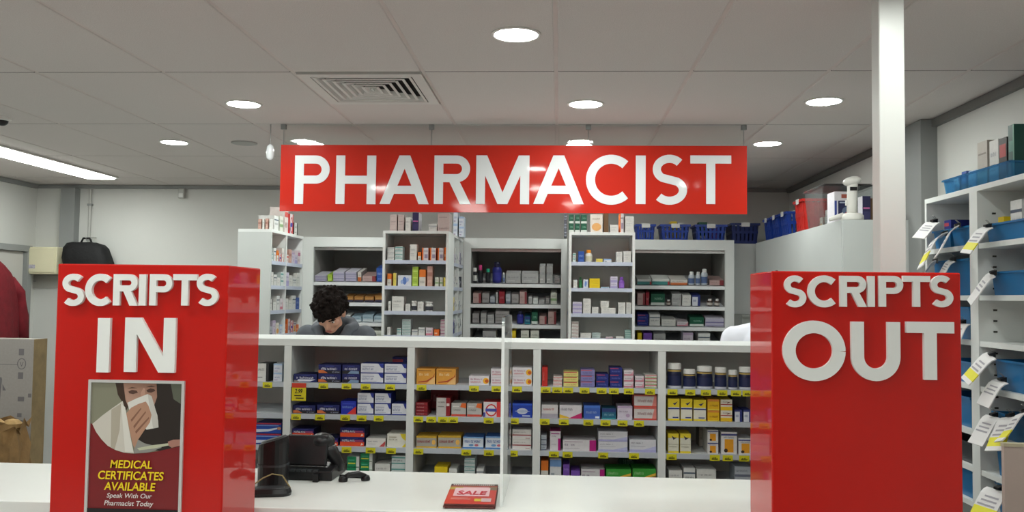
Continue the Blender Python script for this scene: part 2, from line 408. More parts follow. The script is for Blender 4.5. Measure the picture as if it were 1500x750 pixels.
# ================================================================== SCRIPT BOXES
def script_box(name, label, X0, X1, words):
    Y0, Y1, top = 2.5, 2.776, 1.722
    t = thing(name, label, 'sign box', (X0, Y0, 0))
    w_ = X1-X0; d_ = Y1-Y0
    o = MB()
    o.box(0, 0, 0, w_, d_, top)
    o.build('body', REDP, t, bevel=.004)
    for spec, y0, y1, tt in words:
        letters(t, spec, y0, y1, Y0, tt, .012, LETTER, Vector((X0, Y0, 0)))
    return t
bl = script_box('script_box', 'red box stand reading SCRIPTS IN with a poster below', -1.476, -.963,
    [([('S',92.5,126),('C',127,166),('R',168,203),('I',205.5,215.5),('P',221,254),('T',255,290),('S',288.5,321.5)], 402, 447.5, .215),
     ([('I',144,162),('N',184,258)], 466, 545, .225)])
br = script_box('script_box', 'red box stand reading SCRIPTS OUT beside the white pole', .598, 1.118,
    [([('S',1146.5,1180),('C',1182,1225),('R',1229,1267),('I',1269.5,1279.5),('P',1286,1321),('T',1321,1360.5),('S',1360.5,1394.5)], 404.5, 449.5, .215),
     ([('O',1145.5,1237),('U',1245.5,1317),('T',1326,1396)], 472, 556, .215)])
def poster():
    Y = 2.5
    a = atY(124.5, 770, Y); b = atY(272, 558, Y); W = b.x-a.x; H = b.z-a.z
    t = thing('framed_poster', 'framed poster offering medical certificates on the left red box', 'poster', (a.x, Y-.0006, a.z))
    fr = MB(); e = .008
    fr.box(0, -.008, 0, W, 0, e).box(0, -.008, H-e, W, 0, H).box(0, -.008, e, e, 0, H-e).box(W-e, -.008, e, W, 0, H-e)
    fr.build('frame', mat('frame_silver', '#d3cfcd', .3, metal=.3), t)
    mb = MB(); k = [0]
    x0, x1, z0, z1 = e, W-e, e, H-e
    mb.box(x0, -.003, z0, x1, 0, z1, '#7c1a1e')
    def P(pts, col):
        # points in the zoomed poster drawing (675 x 790 units), clipped to the sheet
        k[0] += 1; y = -.003-.00012*k[0]; q = []
        for x, yy in pts:
            u = min(max((x-47)/(612-47), 0), 1); v = min(max(1-(yy-33)/(825-33), 0), 1)
            q.append((x0+u*(x1-x0), y, z0+v*(z1-z0)))
        q.reverse()
        if isinstance(col, list): col = list(reversed(col))
        mb.face(q, col)
    arc_ = [(60, 265), (85, 315), (120, 355), (160, 390), (210, 413), (260, 426), (320, 430), (400, 424), (480, 412), (550, 396), (612, 382)]
    mb.f and None
    P([(47, 33), (260, 33), (260, 300), (47, 265)], ['#8a8a76', '#7e7a66', '#a09a86', '#9a9882'])
    P([(47, 33), (612, 33)] + [(612, 382)] + list(reversed(arc_)) + [(47, 265)], '#85826f')
    P([(440, 33), (612, 33), (612, 382), (480, 412), (390, 395), (330, 400), (330, 300), (400, 200)], '#2a201c')
    P([(540, 33), (612, 33), (612, 150), (560, 120)], '#5c5e50')
    P([(195, 33), (255, 33), (262, 110), (285, 160), (268, 190), (240, 140), (212, 100)], '#3e2c22')
    P([(245, 33), (452, 33), (458, 110), (430, 190), (300, 205), (262, 130)], ['#a47c6a', '#8c6454', '#a07866', '#b58c7a', '#c09a88', '#b08672'])
    P([(278, 82), (300, 72), (330, 76), (338, 88), (308, 96), (284, 92)], '#54392f')
    P([(390, 72), (415, 62), (440, 66), (446, 76), (420, 86), (398, 84)], '#4a3028')
    P([(270, 66), (300, 56), (336, 62), (300, 64)], '#5a3d30'); P([(385, 56), (420, 46), (448, 52), (420, 54)], '#4c3228')
    P([(355, 90), (372, 60), (382, 64), (384, 110), (362, 118)], '#b98f7c')
    P([(60, 268), (120, 220), (180, 178), (245, 135), (275, 230), (300, 330), (326, 428), (260, 424), (210, 411), (160, 388), (120, 353), (85, 312)], '#cdc5ba')
    P([(176, 186), (236, 150), (232, 300), (205, 408), (180, 396)], '#b0a595')
    P([(236, 150), (262, 170), (300, 330), (322, 420), (270, 420)], '#dbd5cc')
    P([(275, 145), (330, 120), (400, 94), (440, 150), (465, 215), (474, 280), (400, 294), (330, 240), (290, 190)], '#d9d4cd')
    P([(400, 94), (425, 105), (445, 160), (470, 240), (474, 280), (440, 285), (420, 190)], '#c3bdb6')
    P([(270, 205), (300, 172), (345, 150), (390, 136), (408, 160), (428, 210), (420, 252), (385, 300), (350, 350), (330, 398), (318, 380), (300, 320)], '#b3876f')
    for q in ([(300, 240), (360, 172), (364, 178), (306, 252)], [(318, 275), (390, 190), (394, 197), (322, 290)], [(330, 305), (412, 222), (416, 230), (336, 318)]): P(q, '#855c49')
    P([(330, 398), (350, 350), (390, 370), (500, 392), (420, 420), (326, 428)], '#8f8c86')
    P([(345, 398), (440, 380), (545, 366), (556, 376), (450, 398), (360, 410)], '#bdbca2')
    P([(535, 358), (570, 346), (612, 344), (612, 378), (560, 392), (540, 380)], '#a9786a')
    P([(47, 800), (612, 800), (612, 825), (47, 825)], '#171013')
    P([(47, 738), (612, 738), (612, 800), (47, 800)], '#171013')
    mb.build('print', GLOSSPRINT, t)
    YEL = mat('yellow_ink', '#f2d01c', .5); WI = mat('white_ink', '#e9dedc', .5)
    for s, xa, xb, ya, yb, m_, bo, sh in (('MEDICAL', 185, 445, 466, 511, YEL, .016, .12), ('CERTIFICATES', 112, 518, 527, 575, YEL, .016, .12), ('AVAILABLE', 150, 470, 589, 635, YEL, .016, .12),
                                  ('Speak With Our', 170, 450, 650, 684, WI, .004, .2), ('Pharmacist Today', 155, 460, 692, 728, WI, .004, .2)):
        u0 = (xa-47)/565; u1 = (xb-47)/565; v0 = 1-(yb-33)/792; v1 = 1-(ya-33)/792
        me = text_mesh(s, (u1-u0)*(x1-x0), (v1-v0)*(z1-z0), m_, bo, sh)
        put('lettering', me, t, (x0+u0*(x1-x0), -.0085, z0+v0*(z1-z0)))
poster()

# ================================================================== WHITE POLE
t = thing('white_pole', 'tall white square pole rising behind the SCRIPTS OUT box', 'pole', (1.072, 2.9, .95))
B(-.041, -.035, .008, .041, .035, CEIL-.95-.001).build('post', POLE, t, bevel=.004)
B(-.07, -.065, 0, .07, .065, .008).build('base_plate', POLE, t)

# ================================================================== FRONT COUNTER
t = thing('service_counter', 'long white service counter running behind the two red boxes', 'counter', (-.8, 3.12, 0))
B(-2.1, -.305, .90, 1.95, .318, .95).build('worktop', COUNTER, t, bevel=.003)
FR = mat('counter_front', '#cfc4ba', .45, noise=(4, .03))
for i in range(5): B(-2.05+i*.79, -.27, .06, -2.05+i*.79+.78, -.25, .90).build('front_panel', FR, t)
B(-2.05, -.24, 0, 1.9, .28, .06).build('plinth', DKGREY, t)
for x in (-2.05, 1.88): B(x, -.25, .06, x+.02, .30, .90).build('end_panel', FR, t)

# ================================================================== PRODUCT PRINTS
_rng = random.Random(5)
def carton_mesh(key, w, h, d, base, side, prims):
    mb = MB()
    a = w/2
    P = lambda x, y, z: (x, y, z)
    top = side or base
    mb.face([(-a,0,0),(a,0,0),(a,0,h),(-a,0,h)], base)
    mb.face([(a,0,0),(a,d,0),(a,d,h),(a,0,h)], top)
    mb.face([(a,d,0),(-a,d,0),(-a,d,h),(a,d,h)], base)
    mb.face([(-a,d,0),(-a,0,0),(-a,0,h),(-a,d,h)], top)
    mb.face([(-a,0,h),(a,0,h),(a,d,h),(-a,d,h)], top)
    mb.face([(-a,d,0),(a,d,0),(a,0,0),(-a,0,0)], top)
    rg = random.Random(hash(key) % 1000 if isinstance(key, int) else sum(map(ord, str(key))) % 1000)
    k = 0
    def q(pts, col):
        mb.face([(-a+u*w, -.0003*k-.0002, v*h) for u, v in pts], col)
    for p in prims:
        k += 1
        if p[0] == 'r': _, u0, v0, u1, v1, c = p; q([(u0, v0), (u1, v0), (u1, v1), (u0, v1)], c)
        elif p[0] == 'p': q(p[1], p[2])
        elif p[0] == 'e':
            _, cu, cv, ru, rv, c = p; q([(cu+ru*math.cos(i*math.pi/6), cv+rv*math.sin(i*math.pi/6)) for i in range(12)], c)
        elif p[0] == 't':
            _, u0, v0, u1, v1, c = p; u = u0; lh = v1-v0
            st = min(.035, (u1-u0)/8)
            while u < u1-.01:
                ww = st*rg.uniform(.5, .95)
                if rg.random() > .12:
                    q([(u, v0), (min(u+ww*.45, u1), v0), (min(u+ww*.45, u1), v1-lh*rg.choice((0, .25, .25))), (u, v1-lh*rg.choice((0, .25)))], c)
                    if rg.random() > .4:
                        vv = v0+lh*rg.choice((0, .4, .7)); q([(u, vv), (min(u+ww, u1), vv), (min(u+ww, u1), vv+lh*.22), (u, vv+lh*.22)], c)
                u += ww+st*.18
    return mb.mesh('medicine_carton', PRINT)
r_ = lambda *a: ('r',)+a
T_ = lambda *a: ('t',)+a
E_ = lambda *a: ('e',)+a
P_ = lambda pts, c: ('p', pts, c)
NAVY = '#16205e'
D = {  # design: (phrase, base, side, print)
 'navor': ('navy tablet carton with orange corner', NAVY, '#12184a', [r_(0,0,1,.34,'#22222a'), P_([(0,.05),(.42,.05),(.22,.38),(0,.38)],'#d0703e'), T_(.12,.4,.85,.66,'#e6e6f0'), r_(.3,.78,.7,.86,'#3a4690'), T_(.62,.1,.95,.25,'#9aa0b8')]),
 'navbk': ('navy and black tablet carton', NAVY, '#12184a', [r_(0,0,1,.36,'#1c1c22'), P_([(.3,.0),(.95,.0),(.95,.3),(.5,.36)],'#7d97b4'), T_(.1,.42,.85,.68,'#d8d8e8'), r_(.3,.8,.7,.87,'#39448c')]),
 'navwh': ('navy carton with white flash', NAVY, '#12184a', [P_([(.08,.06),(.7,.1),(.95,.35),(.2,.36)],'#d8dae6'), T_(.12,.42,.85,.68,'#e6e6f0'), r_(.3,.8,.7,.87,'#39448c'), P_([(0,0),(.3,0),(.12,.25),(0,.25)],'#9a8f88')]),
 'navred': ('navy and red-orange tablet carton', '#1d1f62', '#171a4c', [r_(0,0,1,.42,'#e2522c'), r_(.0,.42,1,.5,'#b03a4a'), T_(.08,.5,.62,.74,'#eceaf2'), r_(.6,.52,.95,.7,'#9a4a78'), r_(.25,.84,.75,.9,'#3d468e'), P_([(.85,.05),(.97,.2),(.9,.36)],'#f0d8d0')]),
 'whblu': ('white carton with navy edge', '#d9dbe2', '#27388c', [r_(0,0,1,.1,'#27388c'), P_([(.78,1),(1,1),(1,.55),(.9,.6)],'#2a3a92'), T_(.06,.35,.55,.6,'#8088a8'), r_(.08,.68,.6,.76,'#a9aec2'), r_(.06,.2,.7,.24,'#aab0c0')]),
 'blured': ('blue pack with red corner', '#1e2fa6', '#1a278c', [P_([(.4,0),(1,0),(1,.6)],'#d83a34'), T_(.1,.45,.8,.62,'#7fa0e0'), r_(.1,.75,.9,.82,'#3c55c4')]),
 'bluwave': ('blue and red carton with white wave', '#1f4aa6', '#1b2f86', [r_(0,.86,1,1,'#a8324a'), P_([(0,.1),(.5,.2),(.95,.5),(.95,.62),(.5,.42),(0,.4)],'#d5dcea'), r_(.0,.72,.9,.78,'#8fb2e0'), E_(.92,.5,.08,.14,'#c98f6a'), r_(0,0,1,.06,'#1c2466')]),
 'white': ('plain white carton', '#d9d9d4', '#cfcfca', [T_(.1,.62,.8,.72,'#8d8f92'), r_(.1,.4,.6,.44,'#b7b8b8'), r_(.1,.28,.7,.31,'#b7b8b8')]),
 'whdark': ('white carton with dark panel', '#dcdcd8', '#202022', [T_(.1,.6,.7,.74,'#44474c'), r_(.1,.2,.5,.26,'#9a9a9a'), r_(.1,.34,.6,.40,'#555')] if False else [T_(.1,.6,.7,.74,'#44474c'), r_(.1,.2,.5,.26,'#9a9a9a'), r_(.8,0,1,1,'#2a2a2c')]),
 'ltblue': ('white and light blue carton', '#d7dce6', '#c6d2e2', [r_(0,.82,1,1,'#a9c3e2'), T_(.1,.4,.8,.58,'#6f83b4'), r_(.1,.16,.5,.22,'#8f6fa4')]),
 'whred': ('white carton with red diagonal', '#dcd9d4', '#d2cfca', [P_([(.68,0),(.95,0),(1,.4),(1,.7)],'#b84a4a'), T_(.08,.55,.6,.7,'#7a7a80'), r_(.08,.3,.5,.35,'#b0aeb0')]),
 'whyel': ('white carton with yellow corner', '#dedcd0', '#d6d4c6', [P_([(.7,1),(1,1),(1,.45),(.8,.7)],'#e8d23a'), P_([(.8,0),(1,0),(1,.3)],'#e8d23a'), T_(.1,.5,.6,.62,'#8f8a70'), r_(.1,.72,.5,.78,'#a09a80')]),
 'green': ('green pack with white side', '#1f8a5a', '#d8dcd6', [r_(.76,0,1,1,'#dadfd8'), r_(.08,.3,.68,.42,'#d8d84a'), r_(.1,.6,.62,.72,'#4fb088'), r_(0,0,1,.06,'#0f5a38')]),
 'gold': ('gold carton with red swoosh', '#d99a3e', '#c8862f', [P_([(.1,.1),(.6,.16),(.95,.5),(1,.75),(.9,.5),(.55,.24),(.1,.16)],'#a8402a'), T_(.12,.55,.7,.72,'#f0e0b4'), r_(.1,.84,.8,.9,'#a8702a'), P_([(.5,0),(1,0),(1,.5)],'#e4b878')]),
 'sunny': ('white carton with orange sun', '#ddd9dd', '#d4d0d4', [E_(.84,.48,.15,.34,'#f0b428'), E_(.88,.46,.09,.2,'#c65a20'), T_(.08,.56,.66,.76,'#a84a6a'), T_(.08,.26,.6,.44,'#c8404a')]),
 'dkred': ('dark red slim carton', '#8a1c26', '#721820', [T_(.1,.4,.7,.7,'#caa0a0'), r_(0,0,1,.1,'#5a1016')]),
 'greyred': ('tall grey carton with red side', '#bdb8b4', '#8a1c22', [r_(.7,0,1,1,'#8a1820'), T_(.1,.72,.6,.8,'#77706c'), r_(.1,.5,.55,.54,'#8f8884'), r_(.74,.55,.95,.7,'#d8c8c4')]),
 'silvor': ('silver carton with orange patches', '#b9b6b2', '#a9a6a2', [r_(0,0,1,.16,'#c64a3a'), P_([(.6,.7),(1,.6),(1,1),(.7,1)],'#e06a2e'), T_(.1,.42,.62,.56,'#6a6866'), r_(.1,.7,.5,.78,'#dedbd6')]),
 'redring': ('white carton with red ring emblem', '#dbd6d8', '#c93a3a', [r_(.0,0,.12,.3,'#4a4a9a'), E_(.46,.45,.34,.42,'#cf3030'), E_(.46,.45,.26,.33,'#e6dede'), r_(.12,.36,.8,.56,'#4a50a8'), r_(.78,0,1,1,'#d84040')]),
 'royal': ('royal blue carton with silver crest', '#1d3fa8', '#173188', [E_(.5,.45,.28,.22,'#c4c8d4'), P_([(.1,.45),(.5,.35),(.9,.45),(.5,.55)],'#aab4cc'), r_(0,.86,1,1,'#2c56c4'), r_(.5,.08,.9,.16,'#c8d0e4')]),
 'goldgrey': ('grey carton with gold border', '#a9a49a', '#c9a032', [r_(0,.84,1,1,'#cda436'), r_(0,0,1,.12,'#cda436'), E_(.86,.48,.09,.22,'#eebb60'), T_(.06,.42,.7,.66,'#a0303c')]),
 'bluepill': ('white carton with blue lettering', '#d4dbe4', '#3a6ab0', [r_(0,0,1,.12,'#4a84c4'), T_(.08,.5,.9,.74,'#2f5aa6'), E_(.4,.3,.12,.1,'#6f9cc8'), E_(.66,.3,.1,.1,'#c06a7a'), r_(0,.9,1,1,'#7aa4d0')]),
 'crimline': ('white carton with crimson line', '#d9d6d2', '#d0cdca', [r_(0,.4,1,.5,'#98303c'), T_(.08,.68,.7,.8,'#8c8884'), r_(.7,.1,.92,.18,'#b08a8a')]),
 'yellow': ('bright yellow carton', '#e5c71e', '#d8ba18', [T_(.1,.4,.8,.6,'#c8a014')]),
 'red': ('red carton', '#c22a22', '#a82018', [T_(.15,.3,.4,.8,'#e09890')]),
 'tinyred': ('small white carton with red stripe', '#dfd4d0', '#d4c8c4', [r_(0,.62,1,.82,'#c85a54'), T_(.1,.2,.8,.44,'#a8807c')]),
 'paleyel': ('pale yellow carton with red top line', '#e3d684', '#d8ca78', [r_(0,.78,.9,.95,'#c8544a'), T_(.15,.3,.9,.56,'#b0a050'), r_(0,0,1,.08,'#b8aa5c')]),
 'mauve': ('mauve carton with red top line', '#8480b4', '#7672a6', [r_(0,.8,.8,.94,'#c05a6a'), T_(.15,.3,.85,.54,'#5a5890'), r_(0,0,1,.07,'#5c5a88')]),
 'navy': ('navy slim carton with red line', '#1f2b7c', '#1a2468', [r_(.0,.78,.7,.9,'#b84450'), T_(.15,.3,.85,.52,'#6a78b8')]),
 'pinkwh': ('white carton with pink band', '#dcd4d8', '#d2cace', [r_(0,.06,1,.3,'#c87a8c'), T_(.1,.5,.8,.7,'#9a8e9a'), P_([(.7,.3),(1,.3),(1,1)],'#d8a4b0')]),
 'xmas': ('white carton with red and green bands', '#ddd8d2', '#d0cbc4', [r_(0,.74,1,.94,'#c84850'), r_(0,.06,1,.24,'#8cae5a'), T_(.1,.36,.75,.6,'#b08a8a')]),
 'greylab': ('white and grey carton with red word', '#d5d1d0', '#c8c4c2', [r_(0,0,1,.34,'#a8a2ac'), T_(.1,.58,.8,.74,'#c0504c')]),
 'magyel': ('white carton with magenta and yellow sweep', '#d8d4d8', '#ccc8cc', [P_([(0,0),(.55,0),(.3,.16),(0,.3)],'#e0b83a'), P_([(.4,0),(1,0),(1,.45)],'#c02a6a'), T_(.06,.6,.6,.78,'#7a7280')]),
 'midblue': ('mid-blue carton', '#3e62b8', '#3454a4', [r_(0,.8,1,1,'#4a76cc'), T_(.1,.4,.8,.58,'#a8bce4'), r_(.7,.05,.95,.2,'#e0e4ee')]),
 'teal': ('teal carton', '#1d6480', '#18566e', [r_(0,.66,1,1,'#2a3c74'), r_(0,0,1,.1,'#3a9aa0'), T_(.15,.34,.85,.52,'#9ac4cc')]),
 'palepink': ('pale lilac carton', '#cfc6d4', '#c4bbc9', [r_(0,.84,1,1,'#b8a4c0'), T_(.1,.54,.7,.66,'#8a7a94'), E_(.7,.3,.14,.14,'#b49ab8')]),
 'redbord': ('silver-white carton with red borders', '#ccc6c4', '#c9564e', [r_(0,0,1,.12,'#cc5248'), r_(0,.88,1,1,'#cc6a60'), T_(.12,.4,.85,.62,'#a07c7c'), P_([(.8,.12),(1,.12),(1,.88),(.9,.88)],'#d8857c')]),
 'dkbox': ('dark grey carton', '#3a393c', '#323134', [r_(.1,.3,.8,.4,'#4c4b50')]),
 'greystk': ('grey-blue slim carton', '#aeb4bc', '#9ea4ac', [r_(0,.0,1,.24,'#6a7080'), T_(.1,.5,.8,.7,'#6e7480')]),
 'magside': ('tall white carton with magenta side', '#d7d3d6', '#b01c78', [r_(.76,.0,1,.62,'#b01c78'), T_(.14,.7,.62,.78,'#8a8490'), r_(.1,.84,.9,.9,'#a04a86'), r_(.14,.3,.6,.34,'#b8b2b8')]),
 'magend': ('long white carton with magenta end', '#d9d6d8', '#cfccce', [r_(.8,0,1,1,'#b3207c'), T_(.05,.45,.36,.66,'#7c6a86'), r_(.05,.8,.6,.86,'#b8a4b4'), r_(.05,.2,.5,.25,'#b8b2b8')]),
 'lilac': ('long white carton with lilac base', '#d5d5da', '#c9c9d0', [r_(0,0,1,.2,'#a8a8d0'), P_([(.5,.2),(1,.2),(1,.5)],'#b9bada'), T_(.06,.68,.5,.78,'#7a7a86'), r_(.06,.46,.6,.5,'#b0b0ba')]),
 'orwh': ('white carton with orange top', '#d8d4cc', '#e07a26', [r_(0,.55,1,1,'#e0782a'), T_(.1,.2,.8,.34,'#8a8680')]),
 'blutop': ('white carton with blue top', '#d8dadc', '#7aa0d0', [r_(0,.66,1,.94,'#7aa2d4'), r_(.1,.1,.4,.4,'#a0a8b0')]),
 'purple': ('purple carton', '#7b52b2', '#6c46a0', [T_(.15,.35,.8,.6,'#c4aee0')]),
 'grnwave': ('green carton with gold wave', '#3f9a3c', '#2f7e30', [P_([(.3,.05),(.6,.4),(1,.6),(1,.75),(.6,.55),(.3,.25)],'#e0b040'), P_([(.4,.0),(.7,.3),(1,.45),(1,.55),(.65,.4),(.35,.1)],'#b8402a'), T_(.08,.62,.5,.82,'#a8d49c')]),
 'dkgreen': ('dark green carton', '#17563f', '#124834', [r_(0,0,1,.25,'#d0d8d2'), T_(.15,.5,.85,.7,'#8ab8a4')]),
 'yelnav': ('yellow and white carton with navy line', '#e3e0d2', '#e5cc2a', [r_(0,.62,1,1,'#e8d02c'), P_([(.4,.78),(.6,.7),(.86,.88),(.64,.82)],'#2a2f5c'), r_(0,.52,1,.58,'#2a3a84'), r_(.4,.12,.9,.17,'#2a3a84'), r_(0,0,1,.08,'#e8d02c')]),
 'yelor': ('yellow and orange carton', '#e6b81e', '#dca818', [r_(0,.8,1,1,'#d8883a'), T_(.1,.34,.9,.52,'#a06a14'), r_(0,.0,1,.1,'#e8d24a')]),
 'whyelred': ('white and yellow carton with red stripe', '#e2dccb', '#e5c428', [r_(0,.0,1,.34,'#e6bc26'), r_(0,.5,1,.58,'#b03a34'), T_(.1,.72,.7,.84,'#8a7a6a'), P_([(.55,.62),(.9,.8),(.6,.76)],'#7a4a3a')]),
 'whnav': ('narrow white carton with navy side', '#d8dae2', '#2a3474', [r_(.68,0,1,1,'#2b3576'), r_(.0,.86,1,1,'#2b3576'), r_(.1,.4,.5,.6,'#a8aec4')]),
 'yeltop': ('white carton with yellow top', '#dedccb', '#e8d030', [r_(0,.78,1,1,'#e7d036'), P_([(.3,.9),(.5,.68),(.84,.8),(.6,.8)],'#3a3a50'), r_(0,.0,1,.1,'#e7d036'), r_(.1,.3,.8,.34,'#b0ac98'), r_(0,.44,1,.47,'#bcb8a4')]),
 'whor': ('white carton with orange panel', '#dcdad8', '#c9c7c8', [r_(.22,.08,.78,.68,'#e8a026'), E_(.3,.16,.12,.09,'#3a2a20'), r_(0,.84,1,.92,'#454a86'), T_(.1,.72,.8,.8,'#8a8a98')]),
 'whtxt': ('white carton with dark label', '#d8d9d6', '#cecfcc', [r_(.0,.68,1,.76,'#4c5a6a'), T_(.12,.4,.85,.54,'#70767c')]),
 'tealwh': ('white carton with teal lines', '#cfd8d6', '#c2cccb', [r_(0,.78,1,.9,'#5a9a94'), r_(0,.3,1,.4,'#5a9a94'), T_(.1,.52,.8,.66,'#5a6e70')]),
 'orange': ('orange carton', '#dd6a24', '#c85c1c', [r_(.1,.3,.6,.5,'#f0c0a0')]),
 'orside': ('white carton with orange sides', '#d6d0d2', '#dc6e2c', [r_(0,0,.22,1,'#de6c2c'), T_(.3,.7,.9,.8,'#6a5a72'), r_(.4,.2,.9,.5,'#9a8aa0')]),
 'lime': ('lime green carton', '#a9c64a', '#98b43c', [T_(.2,.7,.8,.8,'#6a8a2a'), r_(.1,.2,.9,.4,'#c4dc70')]),
 'pinkbr': ('dusty pink carton', '#c79f92', '#b88f82', [r_(0,.5,1,.7,'#a8786c'), T_(.2,.2,.8,.34,'#e4cfc6')]),
 'bluplus': ('white carton with blue blossom', '#d3d8e2', '#c8ced8', [E_(.5,.5,.16,.36,'#5a7cc0'), E_(.3,.4,.1,.2,'#9ab0dc'), E_(.72,.6,.1,.2,'#9ab0dc')]),
 'yelwh': ('pale carton with yellow front', '#dcc95e', '#d0cdbc', [T_(.2,.5,.8,.66,'#9a8a3a')]),
 'grnwh': ('white carton with green band', '#d4d6ca', '#c8cabe', [r_(0,.3,1,.5,'#8aa87a'), T_(.15,.65,.8,.78,'#88907c')]),
 'pinkstr': ('white carton with pink stripes', '#dccfd2', '#d0c4c8', [r_(0,.6,1,.85,'#b46a8a'), T_(.1,.2,.8,.4,'#a07a8c')]),
 'blue': ('blue carton', '#2f55a4', '#284a92', [T_(.15,.5,.85,.68,'#a8bce0'), r_(.2,.15,.8,.25,'#5a7cc4')]),
 'ltflat': ('flat light blue carton', '#a9c0d8', '#9cb4cc', [T_(.1,.3,.9,.6,'#6a88a8')]),
 'lilwh': ('white and lilac carton', '#cfcadb', '#bdb6d2', [r_(0,.0,1,.4,'#a8a0cc'), T_(.1,.6,.85,.74,'#6e6a94')]),
 'tealstr': ('teal striped carton', '#b8ccc6', '#a8beb8', [r_(0,.55,1,.85,'#4a8c80'), r_(0,.1,1,.2,'#4a8c80')]),
 'peach': ('white carton with peach picture', '#ddd6cc', '#d2cbc0', [E_(.5,.3,.4,.22,'#e0a868'), T_(.15,.7,.8,.8,'#a09080')]),
 'brown': ('brown cardboard carton', '#6a5037', '#5c442e', [r_(.46,0,.54,1,'#7c6246')]),
 'silver': ('silver-grey carton', '#a9a9a8', '#bcbcbb', [T_(.12,.5,.85,.66,'#7a7a7c'), r_(.1,.2,.6,.28,'#c4c4c4')]),
 'greydk': ('grey carton with dark text', '#9b9796', '#aeaaa8', [T_(.1,.4,.85,.6,'#4e4c50'), r_(0,0,1,.1,'#6a6668')]),
 'pinkgrey': ('pinkish grey carton', '#b59a96', '#a88c88', [r_(.72,0,1,1,'#8a3a40'), T_(.1,.5,.6,.62,'#7a605c')]),
 'maroon': ('maroon carton', '#93202e', '#7c1a26', [T_(.1,.4,.85,.6,'#c88a90')]),
 'lavstripe': ('lavender striped carton', '#b9b4c8', '#cfccd8', [r_(0,.45,1,.6,'#77729a'), r_(0,.1,1,.2,'#8f8aac')]),
 'orbrown': ('amber and brown carton', '#a8763a', '#8a6030', [r_(0,0,1,.35,'#33304a'), T_(.1,.5,.85,.75,'#d8b070')]),
 'paleblu': ('pale blue flat carton', '#a3b8c4', '#93a9b6', [r_(0,.0,1,.4,'#c4ccd0'), T_(.1,.55,.8,.75,'#6a8494')]),
 'tealbot': ('white carton with teal base', '#cfd1cd', '#d6d7d3', [r_(0,0,1,.6,'#3f7f7c'), r_(.9,0,1,.6,'#a83a3a')]),
 'orbase': ('white carton with orange base', '#d3cdc6', '#dad5cf', [r_(0,0,1,.45,'#c06a3a'), T_(.1,.6,.9,.75,'#8a7c74')]),
 'dkpat': ('dark patterned carton', '#32343c', '#2a2c34', [T_(.1,.2,.9,.35,'#b8bcc8'), T_(.1,.55,.9,.7,'#c4c8d0')]),
 'bigpink': ('large pale pink carton', '#c2b2ae', '#b8a8a4', [T_(.1,.1,.9,.2,'#8a7a78'), r_(.1,.75,.8,.8,'#a89896')]),
 'navpic': ('navy box with picture', '#2c2a52', '#d4d2d8', [r_(.1,.5,.9,.56,'#c86aa0'), r_(.1,.1,.9,.4,'#3c3a66')]),
 'navbox': ('navy box with white lid and shoe picture', '#dcd8dc', '#d2ced4', [r_(.16,.16,1,.72,'#23264c'), E_(.62,.4,.3,.16,'#6a7690'), E_(.66,.32,.22,.08,'#b05a60'), r_(.3,.8,.8,.92,'#a8584a'), r_(0,.16,.1,.72,'#3a4a94'), r_(.22,.64,.7,.68,'#a8aec0')]),
 'greentall': ('tall dark green book-like carton', '#1f5148', '#1a463e', [r_(.1,.5,.9,.7,'#3a7a6a'), r_(.8,0,1,1,'#4a8a72')]),
 'redbook': ('black and red carton', '#2c2626', '#262020', [r_(.1,.55,.9,.85,'#a82a28'), T_(.1,.2,.9,.4,'#b0a8a4')]),
 'beigetall': ('tall beige carton', '#b7b0a6', '#aaa399', [r_(.1,.7,.9,.74,'#8a8278'), T_(.2,.3,.8,.4,'#7a746c')]),
}
mesh_cache = {}
def carton(design, x, y, z, w, h, d, label, group, rot=0, tilt=0, name='medicine_carton'):
    k = (design, round(w/.004), round(h/.004), round(d/.01))
    w, h, d = k[1]*.004, k[2]*.004, k[3]*.01
    if k not in mesh_cache:
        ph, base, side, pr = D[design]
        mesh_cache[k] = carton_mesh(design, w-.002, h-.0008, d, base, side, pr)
    o = put(name, mesh_cache[k], None, (x, y, z), (tilt, 0, rot))
    tag(o, label, 'carton', group)
    return h
LEVELS = {2: ('upper', 'lower')}
def stack_word(i, n):
    if n == 1: return ''
    if n == 2: return ', upper of two' if i else ', lower of two'
    return ', top of stack' if i == n-1 else (', bottom of stack' if i == 0 else ', %s up' % ORD[i])
def row(items, sz, Y, where, group, depth=.12, tilt=0, lo=-99, hi=99, ztop=99, name='medicine_carton'):
    """items: (left px, right px, top px, design, count); stands them on the shelf surface sz with fronts at plane Y"""
    n = 0
    for it in sorted(items, key=lambda q: q[0]):
        x0, x1, yt, des = it[:4]; cnt = it[4] if len(it) > 4 else 1
        p = atY(x0, yt, Y); q = atY(x1, yt, Y)
        p.x = max(p.x, lo+.003); q.x = min(q.x, hi-.003)
        H = min(max(p.z-sz, .012), ztop-sz)
        h1 = max(math.floor(H/cnt/.004), 1)*.004; z = 0
        w_ = math.floor((q.x-p.x)/.004)*.004
        for i in range(cnt):
            lab = '%s, %s along %s%s' % (D[des][0] if des in D else BOT[des][0], ORD[n], where, stack_word(i, cnt))
            if des in D:
                carton(des, (p.x+q.x)/2, Y+.0008*((n*7+i*5) % 5)-math.sin(tilt)*z, sz+.0004+math.cos(tilt)*z, w_, h1, depth, lab, group, 0, tilt, name)
                z += h1
            else:
                bottle(des, (p.x+q.x)/2, Y, sz, w_, h1, lab, group, tilt)
        n += 1
